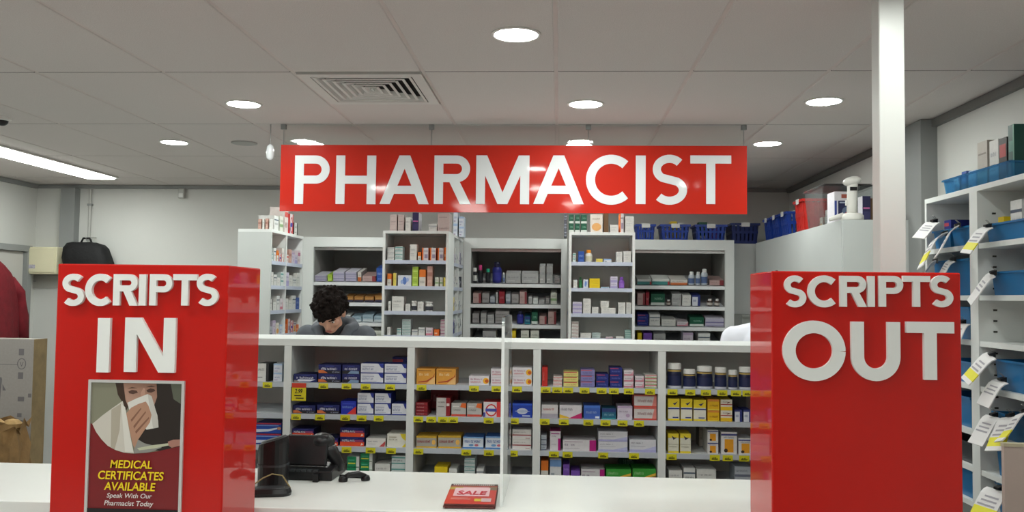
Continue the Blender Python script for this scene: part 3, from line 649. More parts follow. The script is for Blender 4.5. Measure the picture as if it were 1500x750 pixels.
BOT = {  # bottle: (phrase, body colour, cap colour, label colour, cap share, squat)
 'jarnav': ('navy jar with white lid', '#171c3c', '#e3e2de', '#22294f', .26),
 'jardk': ('small dark jar with white lid', '#26262c', '#d6d6d2', '#c8c8c4', .25),
 'jarwh': ('small white jar with dark label', '#d2d2ce', '#cfcfcb', '#3a3c44', .22),
 'orcap': ('white bottle with orange cap', '#dad8d2', '#e08a1c', '#c4c0a8', .28),
 'pinkcap': ('black bottle with pink cap', '#1b1b20', '#e0468c', '#25252c', .3),
 'tealcap': ('black bottle with teal cap', '#1b1b20', '#2fb48c', '#25252c', .25),
 'bluebot': ('dark blue bottle', '#272a7c', '#1a1a3a', '#3a3c98', .25),
 'whbot': ('clear white-capped bottle', '#b9c0c8', '#e6e6e4', '#5a6c94', .22),
 'grnbot': ('green bottle', '#23683c', '#1a4c2c', '#2f7c4a', .25),
 'purbot': ('purple bottle', '#7d4cae', '#7d4cae', '#9468c4', .3),
 'smallbot': ('small brown bottle with white cap', '#4a3630', '#d4d2ce', '#bab4ac', .3),
}
bot_cache = {}
def bottle(des, x, y, z, w_, h, label, group, tilt=0):
    ph, bc, cc, lc, cs = BOT[des]
    k = (des, round(w_/.004), round(h/.004)); w_, h = k[1]*.004, k[2]*.004; r = w_/2
    if k not in bot_cache:
        b = MB(); hb = h*(1-cs)
        b.lathe([(r*.92, 0), (r, h*.02), (r, hb*.82), (r*.93, hb*.92), (r*.72, hb), (r*.72, hb+.002)], 18, (0, r, 0), bc)
        l = MB().lathe([(r*1.012, hb*.16), (r*1.012, hb*.68)], 18, (0, r, 0), lc, cap=False)
        if des == 'jarnav':
            l.lathe([(r*1.015, .001), (r*1.015, hb*.15)], 18, (0, r, 0), '#c9ccd6', cap=False); l.lathe([(r*.97, hb*.9), (r*.97, hb*.99)], 18, (0, r, 0), '#b79c5a', cap=False)
        big = des in ('jarnav', 'jardk', 'jarwh')
        rc = r*.94 if big else r*.62
        c = MB().lathe([(rc, hb+.002), (rc, h-.004), (rc*.9, h)], 18, (0, r, 0), cc)
        bot_cache[k] = (b.mesh('body', mat('bottle_plastic', rough=.3, attr=True), True), l.mesh('label', PRINT, True), c.mesh('cap', mat('bottle_plastic', attr=True), False))
    t = thing('medicine_bottle' if not des.startswith('jar') else 'medicine_jar', label, 'bottle' if not des.startswith('jar') else 'jar', (x, y, z), (tilt, 0, 0), group)
    for nm, me in zip(('body', 'label_wrap', 'lid'), bot_cache[k]): put(nm, me, t)

# ================================================================== LOW DISPLAY UNIT
UY, UB = 4.2, 4.62
SZ = (1.212, 1.061, .908, .755)
BAYX = [-1.912, -1.312, -.7095, -.101, .492, 1.095]
t_unit = thing('display_shelving', 'long white open shelving unit of medicines behind the counter', 'shelving', (0, UY, 0))
B(-1.93, 0, 1.39, 1.113, UB-UY, 1.424).build('top_board', WHITE, t_unit, bevel=.002)
B(-1.93, UB-UY, .93, 1.113, UB-UY+.34, .95).build('rear_worktop', WHITE, t_unit)
for x in (-1.90, 1.085): B(x-.012, UB-UY, 0, x+.012, UB-UY+.3, .93).build('rear_support', WHITE, t_unit)
for x in BAYX: B(x-.018, 0, .08, x+.018, UB-UY-.012, 1.39).build('upright', WHITE, t_unit)
B(-1.93, UB-UY-.012, .08, 1.113, UB-UY, 1.39).build('back_panel', BACKP, t_unit)
B(-1.93, .03, 0, 1.113, UB-UY, .08).build('plinth', DKGREY, t_unit)
TAGP = {0: [387], 1: [], 2: [], 3: []}
tagm = MB(); tw, th = .047, .024
tagm.box(-tw/2, -.0016, -th, tw/2, 0, th*.12, '#d6cf22')
_rt = random.Random(3)
u = -tw*.30
while u < tw*.3:
    hh = _rt.uniform(.25, .55)*th; tagm.face([(u, -.0019, -th*.75), (u+.0026, -.0019, -th*.75), (u+.0036, -.0019, -th*.75+hh), (u+.0008, -.0019, -th*.75+hh)], '#33300c'); u += .0042
tagm.face([(-tw*.3, -.0019, -th*.8), (tw*.3, -.0019, -th*.8), (tw*.3, -.0019, -th*.68), (-tw*.3, -.0019, -th*.68)], '#33300c')
TAG = tagm.mesh('price_tag', PRINT)
TAGS = {  # bay: shelf -> tag centre pixels
 0: {0: [391], 1: [], 2: [], 3: []},
 1: {0: [473, 507, 535, 571], 1: [434, 469, 506, 530, 555], 2: [434, 470, 509, 544, 574], 3: []},
 2: {0: [617, 694, 727, 757], 1: [613, 632, 649, 664, 716, 753], 2: [614, 684, 717, 752], 3: []},
 3: {0: [799, 816, 832, 856, 881, 899, 921, 952], 1: [798, 826, 862, 887, 912, 936], 2: [812, 832, 884, 929], 3: []},
 4: {0: [985, 1011, 1034, 1058, 1078, 1095], 1: [], 2: [984, 1047, 1066, 1090], 3: []},
}
for b in range(5):
    for s, z in enumerate(SZ):
        o = B(BAYX[b]+.018, .003, z-.016, BAYX[b+1]-.018, UB-UY-.012, z).build('shelf', SHELF, t_unit)
        B(BAYX[b]+.018, 0, z-.022, BAYX[b+1]-.018, .003, z+.002).build('ticket_strip', STRIP, o)
        for px in TAGS[b][s]:
            p = atY(px, 600, UY)
            put('price_tag', TAG, o, (p.x, -.0004, z-.003))
    B(BAYX[b]+.018, .003, .30, BAYX[b+1]-.018, UB-UY-.012, .316).build('shelf', SHELF, t_unit)
# promotional ticket
p = atY(438.5, 561, UY)
o = thing('promo_ticket', 'tall red and yellow price ticket hanging on the top shelf edge', 'price ticket', (p.x, UY-.0035, p.z))
B(-.035, -.001, -.085, .035, .0005, 0).build('card', mat('ticket_yellow', '#d9c91f', .5), o)
B(-.035, -.002, -.022, .035, -.001, 0).build('header', mat('ticket_red', '#c83a22', .5), o)
m_ = mat('ticket_ink', '#2a2410', .6)
put('lettering', text_mesh('2.99', .038, .022, m_, .02, .2), o, (-.02, -.0016, -.05))
B(-.022, -.0016, -.063, .012, -.001, -.058).build('fine_print', m_, o)
B(-.015, -.0016, -.075, .024, -.001, -.070).build('fine_print', m_, o)

G1 = 'medicines on the low display shelving'
PY = 4.225
BN = ['leftmost bay', 'second bay', 'third bay', 'fourth bay', 'jar bay']
SN = ['top shelf', 'second shelf', 'third shelf', 'bottom shelf']
LOW = {
 (0,0): [(376,394,531,'whdark'), (400,414,532,'ltblue',2)],
 (0,2): [(374,413,618,'bluwave',2)],
 (1,0): [(430,465,546.5,'navwh'), (466,500,533,'navor',2), (501,527.5,533,'navbk',2), (528.5,562,531,'whblu',2), (563,596,531,'whblu',2)],
 (1,1): [(428.5,463,592,'navor'), (464,498,592,'navor'), (499,522,586,'blured'), (523.5,548,574,'whblu',2), (549,573,574,'whblu',2), (574,596,590.5,'whblu')],
 (1,2): [(427,460,626,'navred',2), (461.5,496,641,'navred'), (498,534,625,'navred',2), (536,565,641.5,'whred'), (566.5,595,634.5,'whyel')],
 (1,3): [(508,527,668,'green',2), (527.5,546,662,'green',3), (548,572,678,'white'), (573,595,666,'tealwh',2)],
 (2,0): [(609.5,638,539.5,'gold'), (639,668,539.5,'gold'), (686.5,717,550,'sunny'), (718.5,746,538,'sunny',2), (750,780,538,'sunny',2)],
 (2,1): [(608.5,627,585,'dkred',4), (639,660,582,'greyred'), (661,683,590,'silvor'), (684,706,590,'silvor'), (707.5,734,588.5,'redring'), (735,748,590,'pinkwh'), (750.5,780,590.5,'royal')],
 (2,2): [(609.5,640,637.5,'goldgrey'), (641,676,637.5,'goldgrey'), (677.5,709,639,'bluepill'), (710.5,742,639,'bluepill'), (750,779,628,'crimline',2)],
 (2,3): [(636,656,683,'yellow'), (657,670,686,'white'), (680,696,669,'tealwh',3), (697.5,709,686,'whtxt'), (737,748,680,'silvor')],
 (3,0): [(791.5,803,537.5,'red'), (810,824,549.5,'tinyred',3), (825,848,541,'paleyel',3), (850,872,541,'mauve',3), (873,892,546,'navy',2), (893,912,536,'navy',3), (913,929,541,'pinkwh',3), (930,944,550,'pinkwh',2), (945,964,544.5,'xmas',4)],
 (3,1): [(791.5,818,592,'greylab'), (819,853,593,'magyel'), (854.5,880,593,'midblue'), (881,903,597,'teal'), (904,927,594,'palepink'), (928.5,964,577,'redbord',2)],
 (3,2): [(790.5,801,637,'greystk',3), (805,822,631,'magside'), (824,874,643.5,'magend'), (876,920,630.5,'lilac',2), (921.5,964,642.5,'lilac')],
 (3,3): [(791,804,674,'orwh'), (805,823,671,'blutop'), (824.5,835,679,'purple',2), (836,850,688,'purple'), (851,886,687,'magend'), (887.5,925,685.5,'grnwave'), (926,964,686,'grnwave')],
 (4,0): [(978.5,1000,532,'jarnav'), (1001.5,1021,540.5,'jarnav'), (1022,1046,536,'jarnav'), (1048,1066,537.5,'jarnav'), (1067.5,1082,541.5,'jarnav'), (1084,1104,537,'jarnav')],
 (4,1): [(978,996,583.5,'yelnav'), (997,1014.5,583.5,'yelnav'), (1015.5,1035,584.5,'yelnav'), (1036.5,1054,584,'yelor',2), (1055.5,1073,584,'whyelred',2), (1076,1087.5,599.5,'whnav'), (1088.5,1102,599.5,'whnav')],
 (4,2): [(978,995,634.5,'yeltop'), (996,1012.5,634.5,'yeltop'), (1036,1053,629,'whor',2), (1056,1080,632.5,'whor'), (1081.5,1103,641,'whor')],
 (4,3): [(979,1000,688,'white'), (1001,1019,685,'whtxt'), (1020,1050,687,'white'), (1076,1100,681,'greystk',2)],
}
for (b, s), items in LOW.items():
    row(items, SZ[s]+.0005, PY, '%s, %s' % (SN[s], BN[b]), G1, .13, 0, BAYX[b]+.018, BAYX[b+1]-.018, (1.388, 1.188, 1.037, .884)[s])
# darker stock standing behind the front rows
for des, x, z, w_, h, d, lb in (('dkbox', atY(911, 580, 4.4).x, SZ[1], .085, .11, .1, 'dark grey carton behind the red-bordered cartons, fourth bay'),
                             ('navy', atY(586, 527, 4.42).x, SZ[0], .08, .115, .1, 'navy carton behind the white and navy cartons, second bay'),
                             ('dkbox', atY(1084, 585, 4.4).x, SZ[1], .07, .10, .1, 'dark grey carton behind the narrow white cartons, jar bay'),
                             ('dkgreen', atY(920, 680, 4.4).x, SZ[3], .09, .12, .1, 'dark green carton behind the green wave cartons'),
                             ('dkred', atY(650, 578, 4.4).x, SZ[1], .14, .115, .1, 'dark red carton at the back of the third bay'),
                             ('beigetall', atY(1028, 640, 4.4).x, SZ[2], .02, .12, .1, 'narrow beige carton at the back of the jar bay')):
    carton(des, x, 4.42, z+.001, w_, h, d, lb, G1)

# ================================================================== ISLAND SHELVING (towards the back)
ISZ = (1.895, 1.708, 1.526, 1.35)
IY0, IY1, ITOP = 6.3, 7.285, 2.113
EDGE = mat('shelf_blue_edge', '#c3cbdc', .4, noise=(6, .03))
def island(label, x0, x1, tall_side):
    t = thing('island_shelving', label, 'shelving', (x0, IY0, 0))
    W = x1-x0; D_ = IY1-IY0; th = .018; mid = .34
    B(0, 0, ITOP-.02, W, D_, ITOP).build('top_board', WHITE, t)
    for x in (0, W-th): B(x, 0, 0, x+th, mid, ITOP-.02).build('side_panel', WHITE, t)
    B(th, mid-.012, 0, W-th, mid, ITOP-.02).build('back_panel', BACKP, t)
    for z in ISZ+(1.17, .98, .6, .2):
        s = B(th, .004, z-.02, W-th, mid-.012, z).build('shelf', SHELF, t)
        B(th, 0, z-.024, W-th, .004, z+.003).build('ticket_strip', EDGE, s)
    # the two sides behind the end bay carry side-facing shelves around a spine
    B(W/2-.01, mid, 0, W/2+.01, D_, ITOP-.02).build('spine', BACKP, t)
    for y in (mid+.31, D_-.02): B(0, y, 0, W, y+.018, ITOP-.02).build('side_upright', WHITE, t)
    for z in ISZ+(1.17, .98, .6, .2):
        for a, b in ((mid, mid+.31), (mid+.328, D_-.02)):
            s = B(.004, a, z-.02, W-.004, b, z).build('shelf', SHELF, t)
            B(W-.004, a, z-.024, W, b, z+.003).build('ticket_strip', EDGE, s)
            B(0, a, z-.024, .004, b, z+.003).build('ticket_strip', EDGE, s)
island('narrow white end-of-aisle shelving left of centre, below the sign', -1.285, -.803, 1)
island('narrow white end-of-aisle shelving right of centre, below the sign', .07, .543, 1)
G2 = 'medicines on the island shelving'
IPY = 6.325
ISL = {
 (0,0): [(567,578,360,'whtxt',3), (578.8,590,359.5,'tealwh',2), (600,611,357.5,'white'), (612,617,369,'orwh'), (617.8,628,362.5,'orside'), (629.5,639,362.5,'orside'), (641,650,362.5,'orside'), (650.8,655.5,361.5,'orange')],
 (0,1): [(567,574,400,'orwh'), (575.5,581,399.5,'yelwh'), (582.5,603,403,'bluplus'), (604,613,390.5,'lime',3), (614,624,394,'orwh'), (625.5,634,389.5,'pinkbr'), (637,643,405.5,'grnwh'), (643.5,649,405.5,'grnwh'), (649.5,655,405.5,'yelwh')],
 (0,2): [(568.5,573,441,'white'), (574,592,433.5,'white'), (593.5,601,444.5,'white'), (602,610.5,440,'jarwh'), (611.5,620.5,441,'white'), (622,634,441.5,'jarwh')],
 (0,3): [(567,572,478.5,'white'), (581,588,480,'tealwh'), (588.8,602,464.5,'tealwh',5), (603,612,482,'whtxt'), (612.8,622.5,479,'whtxt'), (623.5,634.5,479,'pinkwh'), (635.5,644,482,'orange'), (645,654.5,467.5,'pinkstr',5)],
 (1,0): [(838.5,844,370,'tealwh'), (847,856,368,'blue'), (857,868,365,'orcap'), (873,883,378.5,'yelwh'), (884,896,378.5,'blutop'), (902.5,912,368,'white',2), (912.8,925,367.5,'white')],
 (1,1): [(839.5,846,409.5,'white'), (848,853,405.5,'grnbot'), (854,862,408.5,'bluplus'), (863.5,879,406.5,'yellow',2), (880,893,419.5,'ltflat'), (894,905,404.5,'lilwh',2), (906.5,915,405.5,'purbot')],
 (1,2): [(838.5,853,441.5,'lilwh',3), (853.8,866,436.5,'white',3), (866.8,877,449,'white'), (880.5,902,450,'white',1), (905.5,916.5,441.5,'white',3), (917,928,441.5,'white',3)],
 (1,3): [(836.5,848,467.5,'crimline',5), (850,866,487.5,'white'), (867,880,486.5,'tealwh',2), (887,898,492.5,'pinkwh'), (902,914,492,'white'), (915.5,927.5,482,'tealstr',4)],
}
for (b, s), items in ISL.items():
    row(items, ISZ[s]+.0005, IPY, '%s, %s narrow shelving' % (SN[s], ('left', 'right')[b]), G2, .10, 0, (-1.267, .088)[b], (-.821, .525)[b])
p = atY(886, 440, IPY); carton('white', p.x, IPY+.01, ISZ[2]+.0455, .06, .048, .1, 'white carton lying on another, third shelf of right narrow shelving', G2)
# stock standing on top of the islands
def ontop(items, Y, z, where, g, dp=.14): row(items, z+.0005, Y, where, g, dp, name='storage_carton')
G3 = 'boxes stored on top of the shelving'
ontop([(571,582,313,'bigpink',2), (583,592,313,'bigpink',2), (593.5,602,318,'white'), (604,614,311,'navpic'), (628,640,328,'whtxt'), (641,659,312,'bigpink')], 6.33, ITOP, 'top of left narrow shelving', G3)
ontop([(833,841,314,'dkgreen',2), (842,850,314,'dkgreen',2), (851,860,314,'dkgreen',2), (865,883,313,'peach'), (884,892,312,'brown'), (893.5,906,329,'white'), (907.5,914,312,'orside'), (915.5,929,316,'white',3)], 6.33, ITOP, 'top of right narrow shelving', G3)
ontop([(664,671,308,'ltblue',2), (672,680,316,'ltblue',2)], 6.9, ITOP, 'rear top of left narrow shelving', G3)
ontop([(826,831,312,'dkpat',3)], 6.9, ITOP, 'rear top of right narrow shelving', G3)
# side-facing stock on the left island's right flank
def side_row(specs, X, z, where, group, rot, depth=.1):
    for n, (y0, y1, h, des) in enumerate(specs):
        carton(des, X, (y0+y1)/2, z+.0009, y1-y0-.003, h, depth, '%s, %s along %s' % (D[des][0], ORD[n], where), group, rot)
rg = random.Random(11); fl = MB()
pool = ['#d9d9d4', '#1f2b7c', '#cfd8d6', '#d8d9d6', '#cfcadb', '#b9bcc8', '#3a3c48', '#cfc6d4', '#e0e0dc']
for si, z in enumerate(ISZ):
    for a, b in ((IY0+.35, IY0+.64), (IY0+.675, IY0+.955)):
        y = a
        while y < b-.02:
            w_ = min(rg.uniform(.035, .07), b-y-.004); h = rg.uniform(.06, .14); c = rg.choice(pool if si != 2 else ['#dcc95e', '#d9d9d4', '#aeb4bc'])
            fl.box(-.93, y, z+.001, -.808-rg.uniform(0, .02), y+w_, z+h, c); fl.box(-.8078, y+w_*.2, z+h*.4, -.8076, y+w_*.8, z+h*.6, '#8a8c98'); y += w_+.006
o = fl.build('small_packs', PRINT); o['kind'] = 'stuff'; tag(o, 'rows of small packs on the flank of left narrow shelving', 'packs')
# ================================================================== TOWER AT LEFT
t = thing('tower_shelving', 'tall white shelving tower with plain end panel beside the left red box', 'shelving', (-2.36, 6.295, 0))
B(0, 0, 0, .25, .018, 2.095).build('end_panel', CABINET, t)
B(0, 0, 2.095, .25, .80, 2.117).build('top_board', WHITE, t)
B(0, .018, 0, .012, .80, 2.095).build('back_panel', BACKP, t)
for y in (.355, .782): B(.012, y, 0, .25, y+.018, 2.095).build('upright', WHITE, t)
TZ = (1.885, 1.702, 1.518, 1.335, 1.15, .9, .5, .1)
for z in TZ:
    for a, b in ((.018, .355), (.373, .782)):
        s = B(.012, a, z-.022, .246, b, z).build('shelf', SHELF, t)
        B(.246, a, z-.026, .25, b, z+.002).build('ticket_strip', EDGE, s)
G4 = 'medicines on the left shelving tower'
cells = {0: [['tealwh', 'whtxt', 'orwh', 'redring', 'whred'], ['tinyred', 'pinkbr', 'palepink', 'lilwh', 'pinkstr']],
         1: [['white', 'whtxt', 'white', 'tealwh'], ['lilwh', 'white', 'whtxt', 'white']],
         2: [['whdark', 'white', 'whtxt', 'pinkwh'], ['white', 'white', 'whtxt', 'blue']],
         3: [['greystk', 'palepink', 'peach', 'ltblue'], ['orange', 'orside', 'redring', 'whor', 'orange']]}
for si in range(4):
    for ci, (a, b) in enumerate(((.03, .35), (.385, .775))):
        L = cells[si][ci]; w_ = (b-a)/len(L); sp = []
        for k, des in enumerate(L):
            sp.append((6.295+a+k*w_, 6.295+a+(k+1)*w_-.008, .06+.06*((k*37+si*17+ci*11) % 10)/10, des))
        side_row(sp, -2.122, TZ[si], '%s, %s cell, left tower' % (SN[si], ('near', 'far')[ci]), G4, R(90), .13)
ontop([(378,383,320,'pinkbr'), (384,387.5,320,'white'), (388.5,393,320,'pinkbr'), (394,397,320,'white')], 6.33, 2.117, 'top of the left tower', G3, .06)
for k, (y, des, h, w_) in enumerate(((6.46, 'whtxt', .11, .1), (6.58, 'grnwh', .12, .08), (6.70, 'tinyred', .2, .09), (6.83, 'redring', .16, .08), (6.95, 'whdark', .1, .09))):
    carton(des, -2.13, y, 2.1175, w_, h, .12, '%s, %s along the top edge of the left tower' % (D[des][0], ORD[k]), G3, R(90), 0, 'storage_carton')

# ================================================================== RECESSED WALL SHELVING
WY, WTOP = 7.3, 2.13
WZ = (1.744, 1.572, 1.402, 1.23)
TILT = R(11)
def wall_unit(label, x0, x1, o0, o1):
    """x0,x1 frame outside; o0,o1 opening"""
    t = thing('wall_shelving', label, 'shelving', (x0, WY, 0)); W = x1-x0; D_ = YB-.005-WY
    a, b = o0-x0, o1-x0
    B(0, 0, 0, a, .03, WTOP).build('stile', WHITE, t); B(b, 0, 0, W, .03, WTOP).build('stile', WHITE, t)
    B(a, 0, 2.046, b, .03, WTOP).build('fascia', WHITE, t)
    B(0, .03, WTOP-.02, W, D_, WTOP).build('top_board', WHITE, t)
    B(a-.018, .03, 0, a, D_, WTOP-.02).build('side_panel', DARKIN, t); B(b, .03, 0, b+.018, D_, WTOP-.02).build('side_panel', DARKIN, t)
    B(a, D_-.012, 0, b, D_, WTOP-.02).build('back_panel', DARKIN, t)
    B(a, .035, 2.02, b, .05, 2.046).build('shutter_rail', STEEL, t)
    for z in WZ+(1.06, .7, .3):
        s = B(a, .004, -.014, b, .56, 0).build('shelf', SHELF, t, (0, .02, z), (TILT, 0, 0))
        B(a, -.004, -.024, b, .004, .004).build('shelf_lip', mat('lip_white', '#eef0f0', .35), s)
wall_unit('recessed white wall shelving behind the person in the hoodie', -2.175, -1.29, -2.08, -1.33)
wall_unit('recessed white wall shelving in the middle, below the sign', -.80, .066, -.74, .016)
wall_unit('recessed white wall shelving with blue baskets on top', .547, 1.443, .62, 1.37)
G5 = 'medicines in the recessed wall shelving'
WPY = 7.345
WALLI = {
 (0,0): [(460,479,403,'lavstripe',2), (480,487,402,'lime'), (488,505,398,'lavstripe',2), (506,523,398,'lavstripe',2), (524,530,398,'orbase'), (531,551,404,'pinkgrey'), (552,561,392,'blue')],
 (0,1): [(462,480,433,'silver'), (481,505,433,'greydk'), (506,518,434,'orbrown'), (519,533,434,'orbrown'), (534,548,434,'orbrown'), (549,562,433,'orbrown')],
 (0,2): [(506,514,462,'white'), (515,530,463,'paleblu'), (531,547,461,'paleblu'), (548,562,463,'paleblu')],
 (0,3): [(545,562,484,'grnwh'), (520,543,486,'silver')],
 (1,0): [(693,699,392,'jardk'), (700,708,388,'pinkcap'), (711,719,394,'tealcap'), (721,735,384,'bluebot'), (736,740,399,'whbot'), (741,763,400,'silver'), (764,789,400,'silver'), (790.5,799,389,'silver'), (800.5,810,389,'silver'), (812,820,406,'greydk')],
 (1,1): [(693,705,429,'pinkgrey'), (706,717,430,'greydk'), (718,725,434,'greystk'), (726,730,429,'silver'), (731,739.5,427,'maroon'), (741,748,430,'greystk'), (749.5,760,431,'greydk'), (761,772,427,'pinkgrey'), (774,780,435,'silver'), (781,788,437,'whtxt'), (789,798,440,'silver'), (799,805,437,'greydk'), (806.5,816,428.5,'grnwh')],
 (1,2): [(692,702,459,'greydk'), (704,713,459,'silver'), (714,724,461,'silver'), (725.5,746,455.5,'greydk',2), (757,767,456,'bluebot'), (768.5,777,463,'teal'), (778.5,788,457,'dkgreen'), (790,801,463,'pinkgrey'), (803,815,456,'pinkgrey')],
 (1,3): [(707,727,485,'silver'), (750,756,484,'yellow'), (763,775,483.5,'grnwh'), (777,790,483.5,'grnwh')],
 (2,0): [(933.5,954,409,'tealbot'), (955,981,408,'tealbot'), (982,1007,409,'orbase'), (1008.5,1018,398,'whbot'), (1018.8,1026.5,398,'whbot'), (1027,1037,394,'whbot'), (1039,1061,410,'pinkgrey')],
 (2,1): [(933.5,945,429,'pinkgrey'), (945.8,951,428,'maroon'), (953,974,430,'dkgreen'), (976,983,439,'smallbot'), (984,998,430,'silver'), (999,1012,432,'white'), (1013.5,1026,432,'whnav'), (1035.5,1045,438,'smallbot'), (1046.5,1055,438,'smallbot')],
 (2,2): [(933.5,950,459,'navy',2), (951,967,460,'whtxt'), (969,990,467,'white'), (991.5,1008,471,'pinkwh'), (1010,1031,464,'dkgreen'), (1033,1061,466,'lavstripe')],
 (2,3): [(933.5,940,487,'yellow'), (942,955,487,'purple'), (957,975,488,'silver'), (1000,1015,487,'palepink'), (1022,1040,488,'whtxt')],
}
UN = ['recess behind hoodie', 'middle recess', 'recess under baskets']
for (b, s), items in WALLI.items():
    row(items, WZ[s]+.012, WPY, '%s, %s' % (SN[s], UN[b]), G5, .22 if s == 0 and b != 1 else .14, TILT, (-2.08, -.74, .62)[b], (-1.33, .016, 1.37)[b])
# filler panel and right-hand cabinet
struct(B(1.445, 7.42, 0, 1.66, 7.45, 2.11).build('trim_4', CABINET), 'pale filler panel between recessed shelving and right cabinet', 'trim')
t = thing('tall_cabinet', 'tall white cabinet run along the right wall under the baskets', 'cabinet', (1.62, 5.08, 0))
CW = XR-1.62-.005
B(0, .02, .08, CW, 2.2, 2.085).build('body', CABINET, t)
B(0, 0, .0, CW, .02, 2.105).build('end_panel', CABINET, t)
B(-.004, .02, 2.085, CW, 2.2, 2.105).build('top_board', CABINET, t)
B(-.004, .02, .08, 0, 2.2, 2.085).build('side_panel', CABINET, t)
B(.03, .03, 0, CW, 2.19, .08).build('plinth', DKGREY, t)
t = thing('grey_worktop', 'grey bench end standing beside the recessed shelving, behind the white shirt', 'bench', (1.445, 7.0, 0))
B(0, 0, 0, .15, .40, 1.50).build('carcass', mat('mid_grey', '#7b7e79', .6), t)
B(0, -.01, 1.5, .155, .41, 1.52).build('top_board', mat('mid_grey', '#7b7e79', .6), t)

# ================================================================== BASKETS ON TOP
BLUE = mat('blue_basket_plastic', '#1c3f9a', .4, noise=(9, .1)); NAVYB = mat('navy_basket_plastic', '#1b2a66', .4, noise=(9, .1))
REDB = mat('red_basket_plastic', '#c52a22', .4, noise=(9, .1)); TAGW = mat('white_tag', '#dcdcda', .5)
def basket(label, x, y, z, w_, d, h, m_, rot=0, group='plastic baskets on the cabinets'):
    t = thing('storage_basket', label, 'basket', (x, y, z), (0, 0, rot), group)
    a, b = w_/2, d/2; k = .88
    mb = MB()
    mb.box(-a*k, -b*k, 0, a*k, b*k, .006).build('floor_panel', m_, t)
    # tapering slatted walls
    def wall(p0, p1, q0, q1):
        n = max(6, int((Vector(p1)-Vector(p0)).length/.028)); mb = MB(); nx = Vector((q1[0]-q0[0], q1[1]-q0[1], 0)).normalized(); nn = Vector((-nx.y, nx.x, 0))*.0025
        for i in range(n):
            f0 = i/n+.012; f1 = (i+.68)/n
            A = Vector(p0).lerp(Vector(p1), f0); Bq = Vector(p0).lerp(Vector(p1), f1); C = Vector(q0).lerp(Vector(q1), f1); Dq = Vector(q0).lerp(Vector(q1), f0)
            mb.rings([[A-nn, Bq-nn, C-nn, Dq-nn], [A+nn, Bq+nn, C+nn, Dq+nn]])
        for f in (0.02, .5, .95):
            A = Vector(p0).lerp(Vector(q0), f); Bq = Vector(p1).lerp(Vector(q1), f); C = Vector(p1).lerp(Vector(q1), f+.12 if f < .9 else 1.0); Dq = Vector(p0).lerp(Vector(q0), f+.12 if f < .9 else 1.0)
            mb.rings([[A-nn*1.3, Bq-nn*1.3, C-nn*1.3, Dq-nn*1.3], [A+nn*1.3, Bq+nn*1.3, C+nn*1.3, Dq+nn*1.3]])
        mb.build('slatted_wall', m_, t)
    lo = [(-a*k, -b*k, .0), (a*k, -b*k, .0), (a*k, b*k, .0), (-a*k, b*k, .0)]; hi = [(-a, -b, h), (a, -b, h), (a, b, h), (-a, b, h)]
    for i in range(4): wall(lo[i], lo[(i+1) % 4], hi[i], hi[(i+1) % 4])
    rm = MB(); e = .012
    rm.box(-a-e, -b-e, h-.018, a+e, -b+.002, h).box(-a-e, b-.002, h-.018, a+e, b+e, h).box(-a-e, -b+.002, h-.018, -a+.002, b-.002, h).box(a-.002, -b+.002, h-.018, a+e, b-.002, h)
    rm.build('rim', m_, t)
    B(-.035, -b-e-.002, h-.03, .035, -b-e, h+.006).build('name_tag', TAGW, t)
    return t
def fill(cx, cy, z, specs, where, rot=0):
    for i, (dx, dy, des, w_, h, d) in enumerate(specs):
        v = Matrix.Rotation(rot, 2) @ Vector((dx, dy))
        carton(des, cx+v.x, cy+v.y, z, w_, h, d, '%s, %s inside %s' % (D[des][0], ORD[i], where), 'stock kept in the baskets', rot, 0, 'basket_pack')
zt = WTOP
for n, (pxa, pxb, lb, sp) in enumerate((
        (931, 962, 'blue basket on the recessed shelving, nearest the narrow shelving', [(-.028, -.05, 'whtxt', .05, .11, .1), (.028, -.05, 'greystk', .05, .1, .1)]),
        (967, 1013, 'blue basket with white and yellow stock, middle of three on recessed shelving', [(-.062, -.06, 'white', .05, .1, .1), (-.004, -.06, 'yellow', .056, .16, .1), (.056, -.06, 'whtxt', .05, .15, .1)]),
        (1018, 1067, 'blue basket holding purple packs, right end of recessed shelving', [(-.055, -.06, 'dkgreen', .07, .155, .1), (.04, -.06, 'purple', .09, .1, .1)]))):
    x0, x1 = atY(pxa, 340, 7.36).x, atY(pxb, 340, 7.36).x
    basket(lb, (x0+x1)/2, 7.52, zt+.0005, x1-x0-.03, .26, .135, BLUE)
    fill((x0+x1)/2, 7.52, zt+.008, sp, ('the leftmost blue basket', 'the middle blue basket', 'the right blue basket')[n])
basket('large navy crate in the corner between recessed shelving and right cabinet', 1.555, 7.55, 2.1105, .22, .3, .17, NAVYB)
RC = 2.1055
for n, (y, c, lb) in enumerate(((7.1, BLUE, 'blue basket on the right cabinet, farthest along'), (6.84, BLUE, 'blue basket on the right cabinet, second from the corner crate'), (6.58, BLUE, 'blue basket on the right cabinet, next to the red one'))):
    basket(lb, 1.795, y, RC, .20, .26, .185, c, R(-90))
    fill(1.795, y, RC+.008, [(-.05, -.05, 'whtxt', .07, .20, .08), (.045, -.05, 'greystk', .06, .19, .09)], ('the farthest cabinet basket', 'the second cabinet basket', 'the basket beside the red one')[n], R(-90))
t = basket('red basket on the right cabinet beside the clear tub', 1.80, 6.2, RC, .22, .25, .235, REDB, R(-90))
